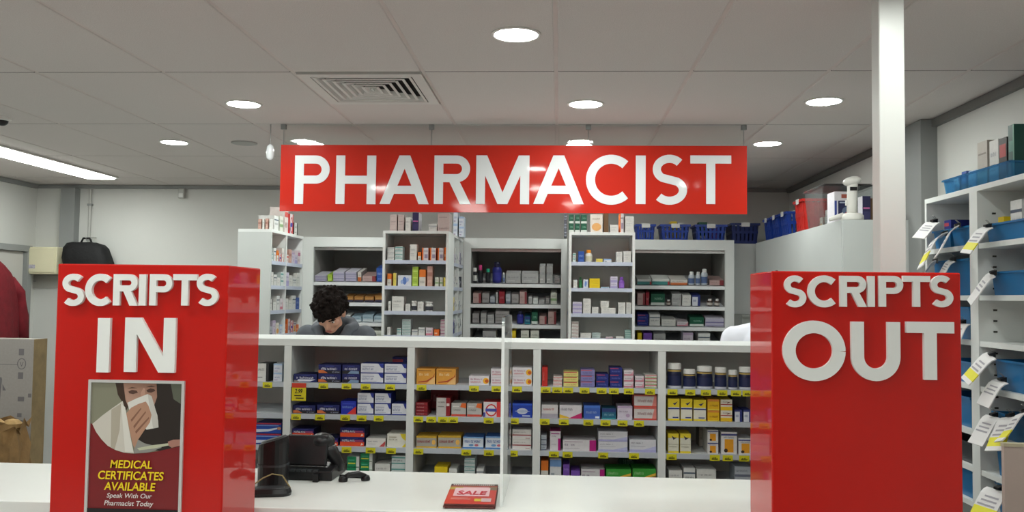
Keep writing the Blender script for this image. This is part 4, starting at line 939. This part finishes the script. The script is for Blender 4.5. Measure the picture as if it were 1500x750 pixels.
# clear tub with lid
t = thing('clear_tub', 'clear plastic tub of small packets on the right cabinet', 'tub', (1.82, 5.78, RC))
TUB = mat('frosted_tub', '#e8eced', .06, trans=.95, ior=1.04)
tb = MB(); q = lambda a, b, z: [(-a, -b, z), (a, -b, z), (a, b, z), (-a, b, z)]
tb.rings([q(.15, .17, 0), q(.17, .2, .26), q(.167, .197, .26), q(.147, .167, .004)], cap=True).build('bin', TUB, t)
tb = MB().box(-.18, -.21, .255, .18, .21, .265).box(-.15, -.18, .265, .15, .18, .275).build('lid', TUB, t, bevel=.004)
for i, (dx, dy, des, w_, h) in enumerate(((-.09, -.1, 'yellow', .05, .05), (-.08, 0, 'white', .07, .12), (-.09, .09, 'peach', .06, .08), (.03, -.06, 'whtxt', .09, .14), (.03, .07, 'grnwh', .09, .1), (.075, 0, 'orwh', .06, .07))):
    carton(des, 1.82+dx, 5.78+dy, RC+.006, w_, h, .06, '%s, %s inside the clear tub' % (D[des][0], ORD[i]), 'packets in the clear tub', R(-90), 0, 'tub_packet')
carton('navbox', 1.74, 5.40, RC+.0005, .14, .2, .14, 'white box with navy picture panel between clear tub and white device', G3, 0, 0, 'storage_carton')
# white device on a stand
t = thing('handheld_scanner', 'white handheld scanner standing upright in its round cradle', 'scanner', (1.70, 5.17, RC))
WP = mat('white_plastic', '#e2e0da', .35)
MB().lathe([(.062, 0), (.065, .01), (.064, .03), (.05, .042), (.03, .045)], 28).build('cradle', WP, t, smooth=True)
MB().tube([(-.13, .0, .006), (-.09, 0, .02), (-.05, 0, .032)], [.012, .015, .018], 10).build('cradle_tongue', WP, t, smooth=True)
MB().tube([(0, 0, .03), (0, 0, .1), (.003, 0, .19), (.004, 0, .215)], [.03, .029, .029, .03], 18).build('grip', WP, t, smooth=True)
MB().ell((.0, -.005, .232), (.055, .034, .028), Matrix.Rotation(R(-12), 3, 'Y')).build('head', WP, t, smooth=True)
B(-.02, -.033, .175, .02, -.027, .195).build('display', BLACKP, t)
B(-.035, -.012, .09, -.026, .012, .12).build('trigger', WP, t)
for i, (x, y, des, w_, h) in enumerate(((1.80, 5.22, 'navpic', .05, .15), (1.87, 5.24, 'brown', .09, .14), (1.95, 5.2, 'brown', .06, .1))):
    carton(des, x, y, RC+.0005, w_, h, .08, '%s, %s right of the white scanner' % (D[des][0], ORD[i]), G3, 0, 0, 'storage_carton')

# ================================================================== RIGHT-HAND PIGEONHOLE SHELVES
SX = 1.75
t = thing('pigeonhole_shelving', 'white shelving along the right wall holding blue script tubs', 'shelving', (SX, 2.7, 0))
RZ = (1.887, 1.67, 1.479, 1.292, 1.10, .947, .80, .55, .3)
DW = XR-SX-.004
B(0, 0, 2.108, DW, 1.58, 2.13).build('top_board', WHITE, t)
for y0, y1 in ((0, .03), (1.055, 1.125), (1.56, 1.58)): B(0, y0, 0, DW, y1, 2.108).build('upright', WHITE, t)
B(DW-.01, .03, 0, DW, 1.56, 2.108).build('back_panel', mat('warm_grey_back', '#b3b0a4', .6), t)
for z in RZ:
    for a, b in ((.03, 1.055), (1.125, 1.56)): B(.004, a, z-.022, DW-.01, b, z).build('shelf', WHITE, t)
pins = MB()
for z in [1.2+.045*i for i in range(19)]: 
    pins.box(.06, 1.0515, z, .075, 1.055, z+.007)
pins.build('peg_holes', mat('hole_dark', '#3a3833', .8), t)['kind'] = 'stuff'
TUBB = mat('blue_tub_plastic', '#2a7fba', .3, trans=.35, noise=(8, .08))
G6 = 'blue tubs on the pigeonhole shelving'
def tub(label, y0, y1, z, h, x0=SX+.02, depth=.24, m_=TUBB, tiltz=0):
    t = thing('script_tub', label, 'tub', (x0, (y0+y1)/2, z+.0005), (0, 0, tiltz), G6)
    b = (y1-y0)/2
    q = lambda e, z_: [(e, -b+e, z_), (depth-e, -b+e, z_), (depth-e, b-e, z_), (e, b-e, z_)]
    MB().rings([q(.008, 0), q(0, h), q(.004, h), q(.012, .004)]).build('bin', m_, t)
    rm = MB(); e = .006
    rm.box(-e, -b-e, h-.008, depth+e, -b, h).box(-e, b, h-.008, depth+e, b+e, h).box(-e, -b, h-.008, 0, b, h).box(depth, -b, h-.008, depth+e, b, h).build('rim', m_, t)
PAP = mat('paper_white', '#e2e0e0', .6); PYEL = mat('paper_yellow', '#e3dc3a', .6)
def slip(label, y, z, length=.13, w_=.10, lean=0., yellow=True, x=SX-.004, out=.07, rot=0):
    rsl = random.Random(int(y*1000)+int(z*1000)); lean += rsl.uniform(-.22, .22); rot += rsl.uniform(-.35, .35)
    """folded paper clipped at the shelf front and drooping out over the edge"""
    t = thing('script_slip', label, 'paper', (x, y, z), (lean, 0, rot), 'clipped prescription papers')
    n = 8; pts = []; px_, pz_ = -.001, 0.; an = rsl.uniform(.0, .3); st = length/n*1.05
    for i in range(n+1):
        pts.append((px_, pz_)); an = an+(.32 if i < 3 else rsl.uniform(-.1, .2)); an = min(an, 1.35-out*3.5); px_ -= st*math.cos(an); pz_ -= st*math.sin(an)
    mb = MB(); hw = w_/2
    for i in range(n):
        a, b = pts[i], pts[i+1]
        mi = 1 if (yellow and i in (5, 6)) else 0
        mb.rings([[(a[0], -hw, a[1]), (b[0], -hw, b[1]), (b[0], hw, b[1]), (a[0], hw, a[1])], [(a[0]+.003, -hw, a[1]-.003), (b[0]+.003, -hw, b[1]-.003), (b[0]+.003, hw, b[1]-.003), (a[0]+.003, hw, a[1]-.003)]], m=mi)
    mb.build('sheet', [PAP, PYEL], t)
    ink = mat('paper_ink', '#a3a1a8', .7); li = MB()
    for i in (2, 3, 4):
        a, b = pts[i], pts[i+1]
        nx = Vector((-(b[1]-a[1]), 0, b[0]-a[0])).normalized()*-.0012
        if nx.z < 0: nx = -nx
        m0 = (a[0]*.7+b[0]*.3, a[1]*.7+b[1]*.3); m1 = (a[0]*.3+b[0]*.7, a[1]*.3+b[1]*.7)
        li.face([(m0[0]+nx.x, -hw*.7, m0[1]+nx.z), (m1[0]+nx.x, -hw*.7, m1[1]+nx.z), (m1[0]+nx.x, hw*(.2+.15*i), m1[1]+nx.z), (m0[0]+nx.x, hw*(.2+.15*i), m0[1]+nx.z)])
    li.build('lettering', ink, t)
    c = MB().prism([(-.012, .004), (.012, .011), (.012, -.011), (-.012, -.004)], -.013, .013, 'y')
    cl = c.build('clip', BLACKP, t, (0, 0, .006))
    MB().tube([(.01, -.008, .008), (-.006, -.007, .024), (-.006, .007, .024), (.01, .008, .008)], .0012, 6).build('wire', STEEL, cl)
# top of unit
tub('sky blue tub of cartons on top of the pigeonhole shelving', 3.52, 4.12, 2.13, .07, m_=mat('sky_tub_plastic', '#6fb6e0', .15, trans=.8, ior=1.1))
for i, (y, des, w_, h) in enumerate(((4.05, 'whblu', .06, .07), (3.98, 'blue', .05, .09), (3.90, 'ltblue', .07, .08), (3.81, 'beigetall', .09, .19), (3.71, 'white', .075, .18), (3.637, 'redbook', .066, .175), (3.57, 'greentall', .05, .215))):
    carton(des, SX+.05, y, 2.136, w_, h, .13, '%s, %s from far end in tub atop pigeonholes' % (D[des][0], ORD[i]), 'cartons in the top tub', R(-90))
# far bay (y 3.83-4.26) and near bay (y 2.75-3.75)
FA = (3.86, 4.24)
tub('blue tub, far bay, highest pigeonhole', 3.87, 4.04, RZ[0], .085)
tub('second blue tub, far bay, highest pigeonhole', 4.06, 4.23, RZ[0], .085)
carton('navy', SX+.05, 4.15, RZ[0]+.006, .07, .13, .1, 'dark navy carton in the far tub, highest pigeonhole', G6, R(-90))
slip('long white script papers drooping out of the far bay, highest pigeonhole', 4.17, RZ[0]+.125, .10, .11, .1, False, out=.13)
slip('white script paper over the shelf edge, far bay', 3.93, RZ[0]+.085, .16, .09, 0, False)
slip('yellow-banded script paper low on the far bay, highest pigeonhole', 4.06, RZ[0]+.06, .19, .09, 0, True)
tub('wide blue tub, far bay, second pigeonhole', 3.87, 4.23, RZ[1], .16)
slip('white script paper clipped just above the red box corner', 3.98, RZ[1]+.155, .09, .10, 0, False)
slip('second white script paper clipped above the red box, far bay', 4.16, RZ[1]+.155, .09, .08, 0, False)
tub('blue tub, far bay, third pigeonhole', 3.88, 4.2, RZ[2], .14)
slip('white script paper, far bay, third pigeonhole', 3.9, RZ[2]+.07, .11, .1, 0, False)
tub('blue tub, far bay, fourth pigeonhole', 3.86, 4.2, RZ[3], .09)
tub('blue tub, far bay, fifth pigeonhole', 3.88, 4.2, RZ[4], .13)
tub('dark tub, far bay, sixth pigeonhole', 3.88, 4.2, RZ[5], .09, m_=DKGREY)
tub('blue tub, far bay, seventh pigeonhole', 3.87, 4.2, RZ[6], .12)
# near bay
tub('clear blue tub, near bay, highest pigeonhole', 3.34, 3.72, RZ[0], .075)
carton('whtxt', SX+.06, 3.56, RZ[0]+.006, .09, .155, .1, 'white carton standing in the near tub, highest pigeonhole', G6, R(-90))
carton('yellow', SX+.06, 3.68, RZ[0]+.006, .05, .10, .1, 'yellow carton standing in the near tub, highest pigeonhole', G6, R(-90))
slip('yellow-banded script paper on the near bay, highest pigeonhole', 3.66, RZ[0]+.06, .13, .12, 0, True, out=.10)
tub('wide blue tub, near bay, second pigeonhole', 3.1, 3.68, RZ[1], .095)
slip('pale script paper on the near bay, second pigeonhole', 3.62, RZ[1]+.085, .14, .12, 0, False, out=.09)
tub('large blue tub, near bay, fourth pigeonhole', 3.1, 3.66, RZ[3], .12)
slip('curled yellow and white script papers, near bay, fourth pigeonhole', 3.64, RZ[3]+.135, .14, .13, 0, True, out=.12)
slip('lower white script paper, near bay, fourth pigeonhole', 3.56, RZ[3]+.04, .12, .10, 0, False, out=.07)
tub('blue tub, near bay, fifth pigeonhole', 3.42, 3.68, RZ[4], .10)
slip('white script paper, near bay, fifth pigeonhole, beside the upright', 3.63, RZ[4]+.085, .13, .12, 0, False, out=.08)
slip('yellow-edged script paper, near bay, fifth pigeonhole, middle', 3.50, RZ[4]+.10, .15, .10, 0, True, out=.08)
slip('bright yellow script paper, near bay, fifth pigeonhole, nearest', 3.40, RZ[4]+.13, .14, .11, 0, True, out=.1)
tub('blue tub, near bay, sixth pigeonhole', 3.46, 3.66, RZ[5], .12)
slip('small yellow paper hanging, near bay, sixth pigeonhole', 3.48, RZ[5]+.02, .06, .06, 0, True, out=.05)
tub('blue tub, near bay, lowest visible pigeonhole', 3.4, 3.66, RZ[6], .12)
slip('yellow and white script paper, near bay, lowest visible pigeonhole', 3.60, RZ[6]+.10, .14, .12, 0, True, out=.09)
# beige cabinet in the right foreground
t = thing('beige_screen', 'plain beige screen board at the lower right edge', 'screen', (1.475, 3.0, 0))
BG = mat('beige_laminate', '#c9b8ae', .5, noise=(4, .04))
B(0, 0, 0, .268, .018, 1.165).build('board', BG, t)
for x in (.02, .2): B(x, -.12, 0, x+.04, 0, .03).build('foot', BG, t)
B(-.002, -.002, 1.165, .27, .02, 1.176).build('top_edge', mat('cream_edge', '#cfc6a8', .5), t)

# ================================================================== COUNTER OBJECTS
CZ = .9505
# acrylic divider
t = thing('acrylic_divider', 'upright clear acrylic divider standing edge-on in the middle of the counter', 'divider', (-.183, 2.9, CZ))
mb = MB(); r = .03; H = .622; Dp = .46
out = [(0, 0)] + [(Dp, 0)] + [(Dp-r+r*math.cos(R(a)), H-r+r*math.sin(R(a))) for a in (0, 30, 60, 90)] + [(r+r*math.cos(R(a)), H-r+r*math.sin(R(a))) for a in (90, 120, 150, 180)]
mb.prism(out, -.0045, .0045, 'x').build('panel', CLEAR, t)
EDG = mat('edge_glow_white', '#f2f5f4', .25, coat=.5)
B(-.005, -.002, 0, .005, 0, H-r).build('edge_strip', EDG, t)  # white strip paints the bright glow of the acrylic's near edge
# catalogue stack
t = thing('catalogue_stack', 'stack of red SALE catalogues on the counter by the divider', 'catalogues', (-.285, 2.862, CZ), (0, 0, R(2)))
WC = .165; LC = .30
rs = random.Random(2)
for i in range(4):
    dx, dy = rs.uniform(-.003, .003), rs.uniform(-.003, .003)
    c = B(-WC/2+dx, dy, i*.004, WC/2+dx, LC+dy, i*.004+.0036).build('catalogue', mat('catalogue_pages', '#6d3a36', .5, noise=(40, .3)), t)
cov = MB(); z = .0163
def cq(u0, v0, u1, v1, col, k): 
    a, b, c, d_ = -WC/2+u0*WC, v0*LC, -WC/2+u1*WC, v1*LC; zz = z+k*.0003
    cov.face([(a, b, zz), (c, b, zz), (c, d_, zz), (a, d_, zz)], col)
cq(0, 0, 1, 1, '#d23a2e', 0); cq(0, .9, 1, 1, '#4a3a3a', 1); cq(0, .84, 1, .9, '#a83a34', 1); cq(.0, .7, .28, .84, '#b8a03a', 1); cq(.28, .72, .84, .84, '#d8a0a4', 1); cq(.84, .68, 1, .84, '#7a6a5a', 1)
cq(.12, .36, .86, .78, '#efc6cc', 2); cq(.58, .12, .74, .24, '#d8c03a', 2); cq(.72, .1, .92, .26, '#d8b8bc', 3); cq(.1, .2, .5, .24, '#e08a80', 2); cq(.1, .26, .44, .29, '#e08a80', 2)
rr = random.Random(8); u = .05
while u < .95: cq(u, .925, min(u+.03, .97), .975, '#d8ccc8', 2); u += .045
cov.build('cover', GLOSSPRINT, t)
me = text_mesh('SALE', WC*.62, LC*.2, mat('sale_ink', '#c42a3a', .5), .02, .15)
put('lettering', me, t, (-WC*.31, LC*.42, z+.0014), (R(-90), 0, 0))
me = text_mesh('BIG', WC*.4, LC*.1, mat('sale_ink', '#c42a3a', .5), .01, .15) if False else None

# tall black device beside the left box
t = thing('label_printer', 'tall black rounded device with slanted grey top, beside left red box', 'printer', (-1.02, 3.125, CZ))
BL2 = mat('satin_black', '#1a1a1c', .35, noise=(12, .15))
def rr_ring(a, b, r, z, n=5, slope=0):
    o = []
    for cx, cy, s in ((a-r, b-r, 0), (-a+r, b-r, 90), (-a+r, -b+r, 180), (a-r, -b+r, 270)):
        for i in range(n+1):
            an = R(s+90*i/n); x = cx+r*math.cos(an); y = cy+r*math.sin(an); o.append((x, y, z+slope*x))
    return o
MB().rings([rr_ring(.055, .055, .045, 0), rr_ring(.052, .052, .045, .005), rr_ring(.052, .052, .045, .075)]).build('body', BL2, t, smooth=False)
MB().rings([rr_ring(.054, .054, .045, .075), rr_ring(.054, .054, .045, .083)]).build('seam_band', DKGREY, t)
MB().rings([rr_ring(.052, .052, .045, .083), rr_ring(.052, .052, .045, .15, slope=.25), rr_ring(.05, .05, .045, .165, slope=.3)]).build('upper_body', BL2, t)
MB().rings([rr_ring(.046, .046, .04, .165, slope=.3), rr_ring(.04, .04, .036, .171, slope=.3)]).build('lid', DKGREY, t)
# handset with tan cord
t = thing('card_reader', 'flat black card reader with tan cord in front of the tall device', 'card reader', (-.985, 2.99, CZ), (0, 0, R(12)))
MB().rings([rr_ring(.07, .035, .03, 0), rr_ring(.072, .037, .03, .01), rr_ring(.066, .032, .028, .024)]).build('body', BL2, t)
MB().rings([rr_ring(.05, .022, .012, .0242), rr_ring(.048, .021, .012, .027)]).build('keypad', DKGREY, t)
MB().tube([(-.06, .02, .03), (-.03, .035, .05), (.0, .045, .062), (.035, .05, .055), (.06, .04, .02), (.065, .03, .015)], .0025, 6).build('cord', mat('tan_cord', '#9a8a5c', .6), t)
# terminal / desk phone
t = thing('desk_phone', 'bulky black desk phone turned away on the counter', 'phone', (-.925, 3.322, CZ), (0, 0, R(-2)))
mb = MB()
mb.prism([(-.09, 0), (.10, 0), (.10, .03), (.02, .05), (-.09, .035)], -.10, .095, 'x').build('base', BL2, t, bevel=.004)
MB().box(-.098, -.05, 0, .06, -.03, .115, M=Matrix.Rotation(R(-14), 4, 'X')).build('display_back', BL2, t, (0, -.005, .035), bevel=.006)
MB().ell((.03, .0, .13), (.048, .04, .034)).build('cradle_hump', BL2, t, smooth=True)
MB().tube([(.035, .0, .12), (.065, .005, .09), (.09, .01, .045), (.10, .01, .02)], [.03, .028, .02, .012], 10).build('side_arm', BL2, t, smooth=True)
for i in range(6): B(-.085+i*.022, -.094, .032, -.085+i*.022+.016, -.076, .04).build('key', DKGREY, t)
B(.03, -.115, 0, .05, -.085, .028).build('foot', BL2, t)
# loose handset
t = thing('phone_handset', 'black telephone handset lying on the counter right of the phone', 'handset', (-.755, 3.255, CZ), (0, 0, R(4)))
t.scale = (.8, .8, .8)
MB().tube([(-.045, -.025, .014), (-.02, -.02, .03), (.02, -.012, .034), (.05, .0, .018)], [.013, .012, .012, .014], 10).build('handle', BL2, t, smooth=True)
MB().lathe([(.02, 0), (.022, .008), (.018, .022), (.008, .026)], 16, (-.047, -.026, 0)).build('earpiece', BL2, t, smooth=True)
MB().lathe([(.02, 0), (.022, .008), (.018, .022), (.008, .026)], 16, (.052, .002, 0)).build('mouthpiece', BL2, t, smooth=True)
MB().tube([(.05, .01, .008), (.03, .05, .006), (-.02, .06, .006), (-.05, .05, .008), (-.075, .04, .01)], .008, 8).build('coiled_cord', BLACKP, t, smooth=True)
# ================================================================== FAR LEFT CLUTTER
t = thing('tall_carton', 'tall slim white carton with brown side leaning by the left wall', 'carton', (-4.45, 6.5, 0))
B(-.45, 0, 0, .446, .17, 1.272, '#9f9995').build('body', PRINT, t)
bx = B(.446, 0, 0, .449, .17, 1.272); bx.build('side_board', mat('brown_board', '#8f7a58', .75, noise=(10, .25)), t)
ink = mat('carton_ink', '#726d70', .7)
ring = MB()
for pg in ribbon(arc(.355, 1.085, .032, .04, 0, 360, 24), .003): ring.prism(pg, -.0012, -.0002, 'y')
for pg in ([(.340, 1.10), (.345, 1.10), (.357, 1.065), (.353, 1.065)], [(.365, 1.10), (.370, 1.10), (.357, 1.065), (.353, 1.065)]): ring.prism(pg, -.0012, -.0002, 'y')
ring.build('emblem', ink, t)
pr_ = MB()
for (a, b, c, d_) in ((.0, 1.078, .322, 1.082), (.335, .80, .385, .835), (.335, .68, .37, .71), (.34, .60, .38, .66), (.33, .97, .37, 1.02), (.33, 1.15, .37, 1.2), (.415, .83, .44, .86)):
    B(a, -.0012, b, c, -.0002, d_).build('printed_mark', ink, t)
pr_.prism([(.0, .98), (.2, .98), (.205, .965), (.185, .64), (.175, .64), (.19, .96), (.0, .965)], -.0012, -.0002, 'y')
pr_.build('printed_stand_picture', ink, t)
MB().prism([(.21, .93), (.24, .88), (.213, .88)], -.0012, -.0002, 'y').build('printed_mark', ink, t)
t = thing('paper_bag', 'crumpled brown paper bag by the tall carton at lower left', 'bag', (-4.05, 6.2, 0))
bm_ = MB(); rg = random.Random(4); rings = []
for z, s in ((0, .9), (.15, 1.0), (.35, 1.02), (.52, .95), (.62, .85), (.68, .95)):
    rings.append([((.2+rg.uniform(-.02, .02))*s*math.copysign(abs(math.cos(an))**.5, math.cos(an)), (.13+rg.uniform(-.02, .02))*s*math.copysign(abs(math.sin(an))**.5, math.sin(an)), z+(rg.uniform(-.05, .05) if z > .6 else 0)) for an in [2*math.pi*i/16 for i in range(16)]])
bm_.rings(rings, cap=False)
bm_.build('sack', mat('kraft_paper', '#8a6a42', .8, noise=(9, .3), bump=(14, .6, .02)), t)
for i, (x, y, r, z) in enumerate(((-.08, .0, .09, .64), (.07, .03, .08, .66), (.0, -.06, .07, .68))):
    MB().ell((x, y, z), (r, r*.8, r*.6), n=8, k=5).build('crumpled_paper', mat('kraft_paper_light', '#b08f5e', .8, noise=(9, .3), bump=(14, .6, .02)), t)
# red coat on the left wall
def cloth_ring(cx, cy, z, rx, ry, folds=7, amp=.06, ph=0, n=40):
    return [(cx+rx*math.cos(a)*(1+amp*math.sin(folds*a+ph)), cy+ry*math.sin(a)*(1+amp*math.sin(folds*a+ph)), z) for a in [2*math.pi*i/n for i in range(n)]]
t = thing('red_coat', 'dark red coat hanging at the left edge', 'coat', (-4.80, 7.15, 1.92))
RC_ = mat('red_wool', '#6e101c', .85, noise=(20, .2), bump=(40, .4, .01))
mb = MB(); rings = []
for z, ry, rx in ((.01, .03, .03), (-.02, .07, .045), (-.06, .15, .06), (-.12, .23, .075), (-.19, .30, .08), (-.26, .335, .085), (-.42, .36, .085), (-.62, .375, .09), (-.85, .38, .095)):
    rings.append(cloth_ring(0, 0, z, rx, ry, 9, .05 if z < -.1 else .02, z*3))
mb.rings(rings).build('body', RC_, t, smooth=True)
MB().tube([(0, .24, -.19), (.03, .33, -.30), (.04, .385, -.5), (.045, .40, -.74)], [.055, .06, .055, .05], 14).build('sleeve', RC_, t, smooth=True)
MB().tube([(0, -.24, -.19), (.03, -.33, -.30), (.04, -.37, -.5), (.045, -.37, -.74)], [.055, .06, .055, .05], 14).build('sleeve', RC_, t, smooth=True)
MB().tube([(-.14, 0, .03), (-.05, 0, .045), (.0, 0, .03), (.005, 0, .0)], .006, 8).build('hook', STEEL, t)
# black bag hanging on the back wall
t = thing('black_bag', 'black soft bag hanging on the back wall above left red box', 'bag', (-4.36, YB-.17, 1.75))
BC = mat('black_fabric', '#101012', .8, noise=(15, .3), bump=(30, .4, .01))
mb = MB(); rings = []
for z, a, b in ((0, .2, .08), (.04, .23, .11), (.2, .22, .11), (.29, .205, .10), (.33, .18, .08), (.345, .13, .05)):
    rings.append([(x+.02*math.sin(9*z+x*14)+(.33-z)*.25, y, z+.008*math.sin(x*30)) for x, y, _ in rr_ring(a, b, b*.8, 0, 5)])
mb.rings(rings).build('body', BC, t, smooth=True)
MB().tube([(-.05, 0, .345), (-.03, 0, .385), (.03, 0, .385), (.05, 0, .345)], .009, 8).build('handle', BC, t, smooth=True)
MB().tube([(0, .168, .40), (0, .03, .392), (0, 0, .376), (0, -.015, .39)], .005, 6).build('hook', STEEL, t)

# ================================================================== PEOPLE
SKIN = mat('skin', '#c08f78', .55, noise=(30, .05)); HAIR = mat('dark_brown_hair', '#1a1310', .8, spec=.15, noise=(60, .4), bump=(70, .7, .01))
def remesh(o, vox, it=4):
    m = o.modifiers.new('remesh', 'REMESH'); m.mode = 'VOXEL'; m.voxel_size = vox; m.use_smooth_shade = True
    s = o.modifiers.new('smooth', 'SMOOTH'); s.iterations = it; s.factor = .5
    return o
def person(label, loc, rz, tilt, top_mat, trouser_mat, shoe_mat, hood, sc_=1.0, turn=0, hx=0, drop=0):
    t = thing('person', label, 'person', loc, (0, 0, rz)); t.scale = (sc_,)*3
    piv = Vector((hx, -.125, 1.478)); RT = Matrix.Rotation(R(turn), 3, 'Z') @ Matrix.Rotation(R(tilt), 3, 'X')
    hp = lambda x, y, z: piv + RT @ Vector((x, y, z))       # head space: pivot at the skull base
    b = MB()
    b.ell(hp(0, .005, .125), (.074, .094, .088), RT).ell(hp(0, -.025, .06), (.058, .07, .075), RT).ell(hp(0, -.055, .005), (.036, .036, .03), RT)
    b.cap(hp(0, -.092, .085), .010, hp(0, -.108, .052), .014).ell(hp(0, -.083, .102), (.052, .02, .014), RT)
    b.ell(hp(0, -.088, .022), (.024, .014, .012), RT)
    for s in (-1, 1):
        b.ell(hp(s*.075, .0, .075), (.012, .024, .032), RT); b.ell(hp(s*.04, -.066, .06), (.022, .02, .02), RT)
    b.cap((0, -.06, 1.38), .062, piv+RT @ Vector((0, -.0, .03)), .052)
    b.cap((0, 0, .95), .125, (0, -.02, 1.12), .115).cap((0, -.02, 1.12), .12, (0, -.05, 1.30), .13)
    arms = []
    for s in (-1, 1):
        sh = Vector((s*.175, -.045, 1.375-drop)); el = Vector((s*.25, -.07, 1.11)); wr = Vector((s*.15, -.27, 1.0)); arms.append((s, sh, el, wr))
        b.cap((0, -.05, 1.36), .07, sh, .055).cap(sh, .05, el, .038).cap(el, .037, wr, .025)
        pm = wr+Vector((-s*.03, -.06, -.012)); b.cap(wr, .022, pm, .026).cap(wr+Vector((s*.012, 0, 0)), .018, pm+Vector((s*.022, 0, 0)), .018)
        for k, (fx, ln) in enumerate(((-.032, .062), (-.011, .075), (.011, .07), (.031, .055))):
            k0 = pm+Vector((fx, -.018, 0)); k1 = k0+Vector((0, -ln*.55, -.002)); k2 = k1+Vector((0, -ln*.35, -.018))
            b.cap(k0, .0085, k1, .008, 8).cap(k1, .008, k2, .007, 8)
        th0 = wr+Vector((-s*.03, -.02, -.005)); b.cap(th0, .011, th0+Vector((-s*.03, -.035, -.005)), .009, 8).cap(th0+Vector((-s*.03, -.035, -.005)), .009, th0+Vector((-s*.034, -.065, -.01)), .008, 8)
        hip = Vector((s*.09, 0, .92)); kn = Vector((s*.1, -.015, .5)); an = Vector((s*.1, .02, .09))
        b.cap(hip, .09, kn, .056).cap(kn, .055, an, .038).cap(an, .038, (s*.105, -.11, .045), .032)
    body = b.build('body', SKIN, t, fix=False); remesh(body, .007, 3)
    # face
    for s in (-1, 1):
        MB().ell(hp(s*.03, -.084, .082), (.011, .006, .007), RT, 10, 6).build('eye', mat('eye_white', '#cfc8c0', .3), t, smooth=True)
        MB().ell(hp(s*.03, -.0885, .082), (.0045, .003, .005), RT, 8, 6).build('iris', mat('iris', '#2a1a12', .2), t, smooth=True)
        MB().cap(hp(s*.015, -.101, .103), .004, hp(s*.05, -.09, .107), .003).build('eyebrow', HAIR, t, smooth=True)
    MB().ell(hp(0, -.1015, .022), (.021, .005, .006), RT, 12, 6).build('lips', mat('lips', '#9c5a50', .5), t, smooth=True)
    # curly hair
    h = MB(); rg = random.Random(21); n = 0
    while n < 520:
        v = Vector((rg.uniform(-1, 1), rg.uniform(-1, 1), rg.uniform(-.75, 1)))
        if not .1 < v.length < 1: continue
        v.normalize()
        if v.z < -.18 and v.y < .15: continue
        if v.y < -.5 and v.z < -.12: continue
        k = rg.uniform(.92, 1.16); c = hp(v.x*.084*k, .006+v.y*.098*k, .126+v.z*.094*k)
        r = rg.uniform(.007, .015); a0 = Vector((rg.uniform(-1, 1), rg.uniform(-1, 1), rg.uniform(-1, 1))).normalized()*rg.uniform(.008, .018)
        h.cap(c-a0, r, c+a0, r*.6, 7); n += 1
    h.ell(hp(0, .012, .13), (.084, .098, .092), RT)
    remesh(h.build('hair', HAIR, t, fix=False), .0045, 1)
    # top
    g = MB()
    g.cap((0, 0, .93), .15, (0, -.02, 1.12), .142).cap((0, -.02, 1.12), .145, (0, -.05, 1.29), .152)
    for s, sh, el, wr in arms:
        g.cap((s*.02, -.045, 1.345), .098, sh+Vector((0, 0, -.008)), .072).cap(sh, .068, el, .054).cap(el, .054, wr, .036)
        g.cap((s*.09, -.04, 1.25), .12, (s*.08, -.01, 1.0), .115)
    if not hood: g.cap((0, -.055, 1.39), .075, (0, -.075, 1.43), .066)
    remesh(g.build('hoodie' if hood else 'shirt', top_mat, t, fix=False), .009, 5)
    if hood:
        k = MB(); pts = []
        for i in range(13):
            a = math.pi*(-.18+1.36*i/12)
            pts.append((.112*math.cos(a), -.062+.085*math.sin(a), 1.44+.035*max(0, math.sin(a))))
        pts = [(.04, -.175, 1.335)]+pts+[(-.04, -.175, 1.335)]
        k.tube(pts, [.022]+[.034]*4+[.044]*5+[.034]*4+[.022], 12)
        remesh(k.build('hood', top_mat, t, fix=False), .008, 3)
        MB().cap((0, -.075, 1.36), .082, (0, -.095, 1.43), .072).build('inner_collar', mat('black_tshirt', '#121215', .8), t, smooth=True)
        for s in (-1, 1): MB().tube([(s*.035, -.195, 1.34), (s*.04, -.215, 1.28), (s*.038, -.215, 1.2)], .003, 6).build('drawstring', mat('cord_grey', '#2a2c30', .7), t)
    else:
        MB().tube([(.02, -.15, 1.405), (.07, -.10, 1.45), (.06, -.02, 1.475), (0, .0, 1.48), (-.06, -.02, 1.475), (-.07, -.10, 1.45), (-.02, -.15, 1.405)], .014, 8).build('collar', top_mat, t, smooth=True)
    p = MB()
    p.cap((0, 0, .98), .135, (0, 0, .90), .135)
    for s in (-1, 1): p.cap((s*.085, 0, .9), .105, (s*.1, -.015, .5), .073).cap((s*.1, -.015, .5), .072, (s*.1, .02, .1), .06)
    remesh(p.build('trousers', trouser_mat, t, fix=False), .011, 4)
    for s in (-1, 1):
        q = MB().cap((s*.1, .03, .055), .05, (s*.108, -.12, .04), .042); q.box(s*.1-.045, -.165, 0, s*.1+.05, .08, .02)
        remesh(q.build('shoe', shoe_mat, t, fix=False), .008, 2)
    return t
GREYH = mat('grey_hoodie', '#5b5f66', .85, noise=(25, .12), bump=(120, .25, .003))
WSH = mat('white_shirt', '#dfe0ea', .75, noise=(10, .04), bump=(9, .25, .01))
person('person in grey hoodie with curly dark hair looking down behind the shelving', (-1.335, 5.25, 0), 0, 42, GREYH, mat('dark_jeans', '#22262f', .8), mat('black_shoe', '#161616', .5), True, 1.0, drop=-.018)
person('person in white shirt mostly hidden behind the SCRIPTS OUT box', (1.225, 5.28, 0), R(-8), 32, WSH, mat('black_trousers', '#18181b', .8), mat('black_shoe', '#161616', .5), False, 1.055, hx=.07, drop=.035)
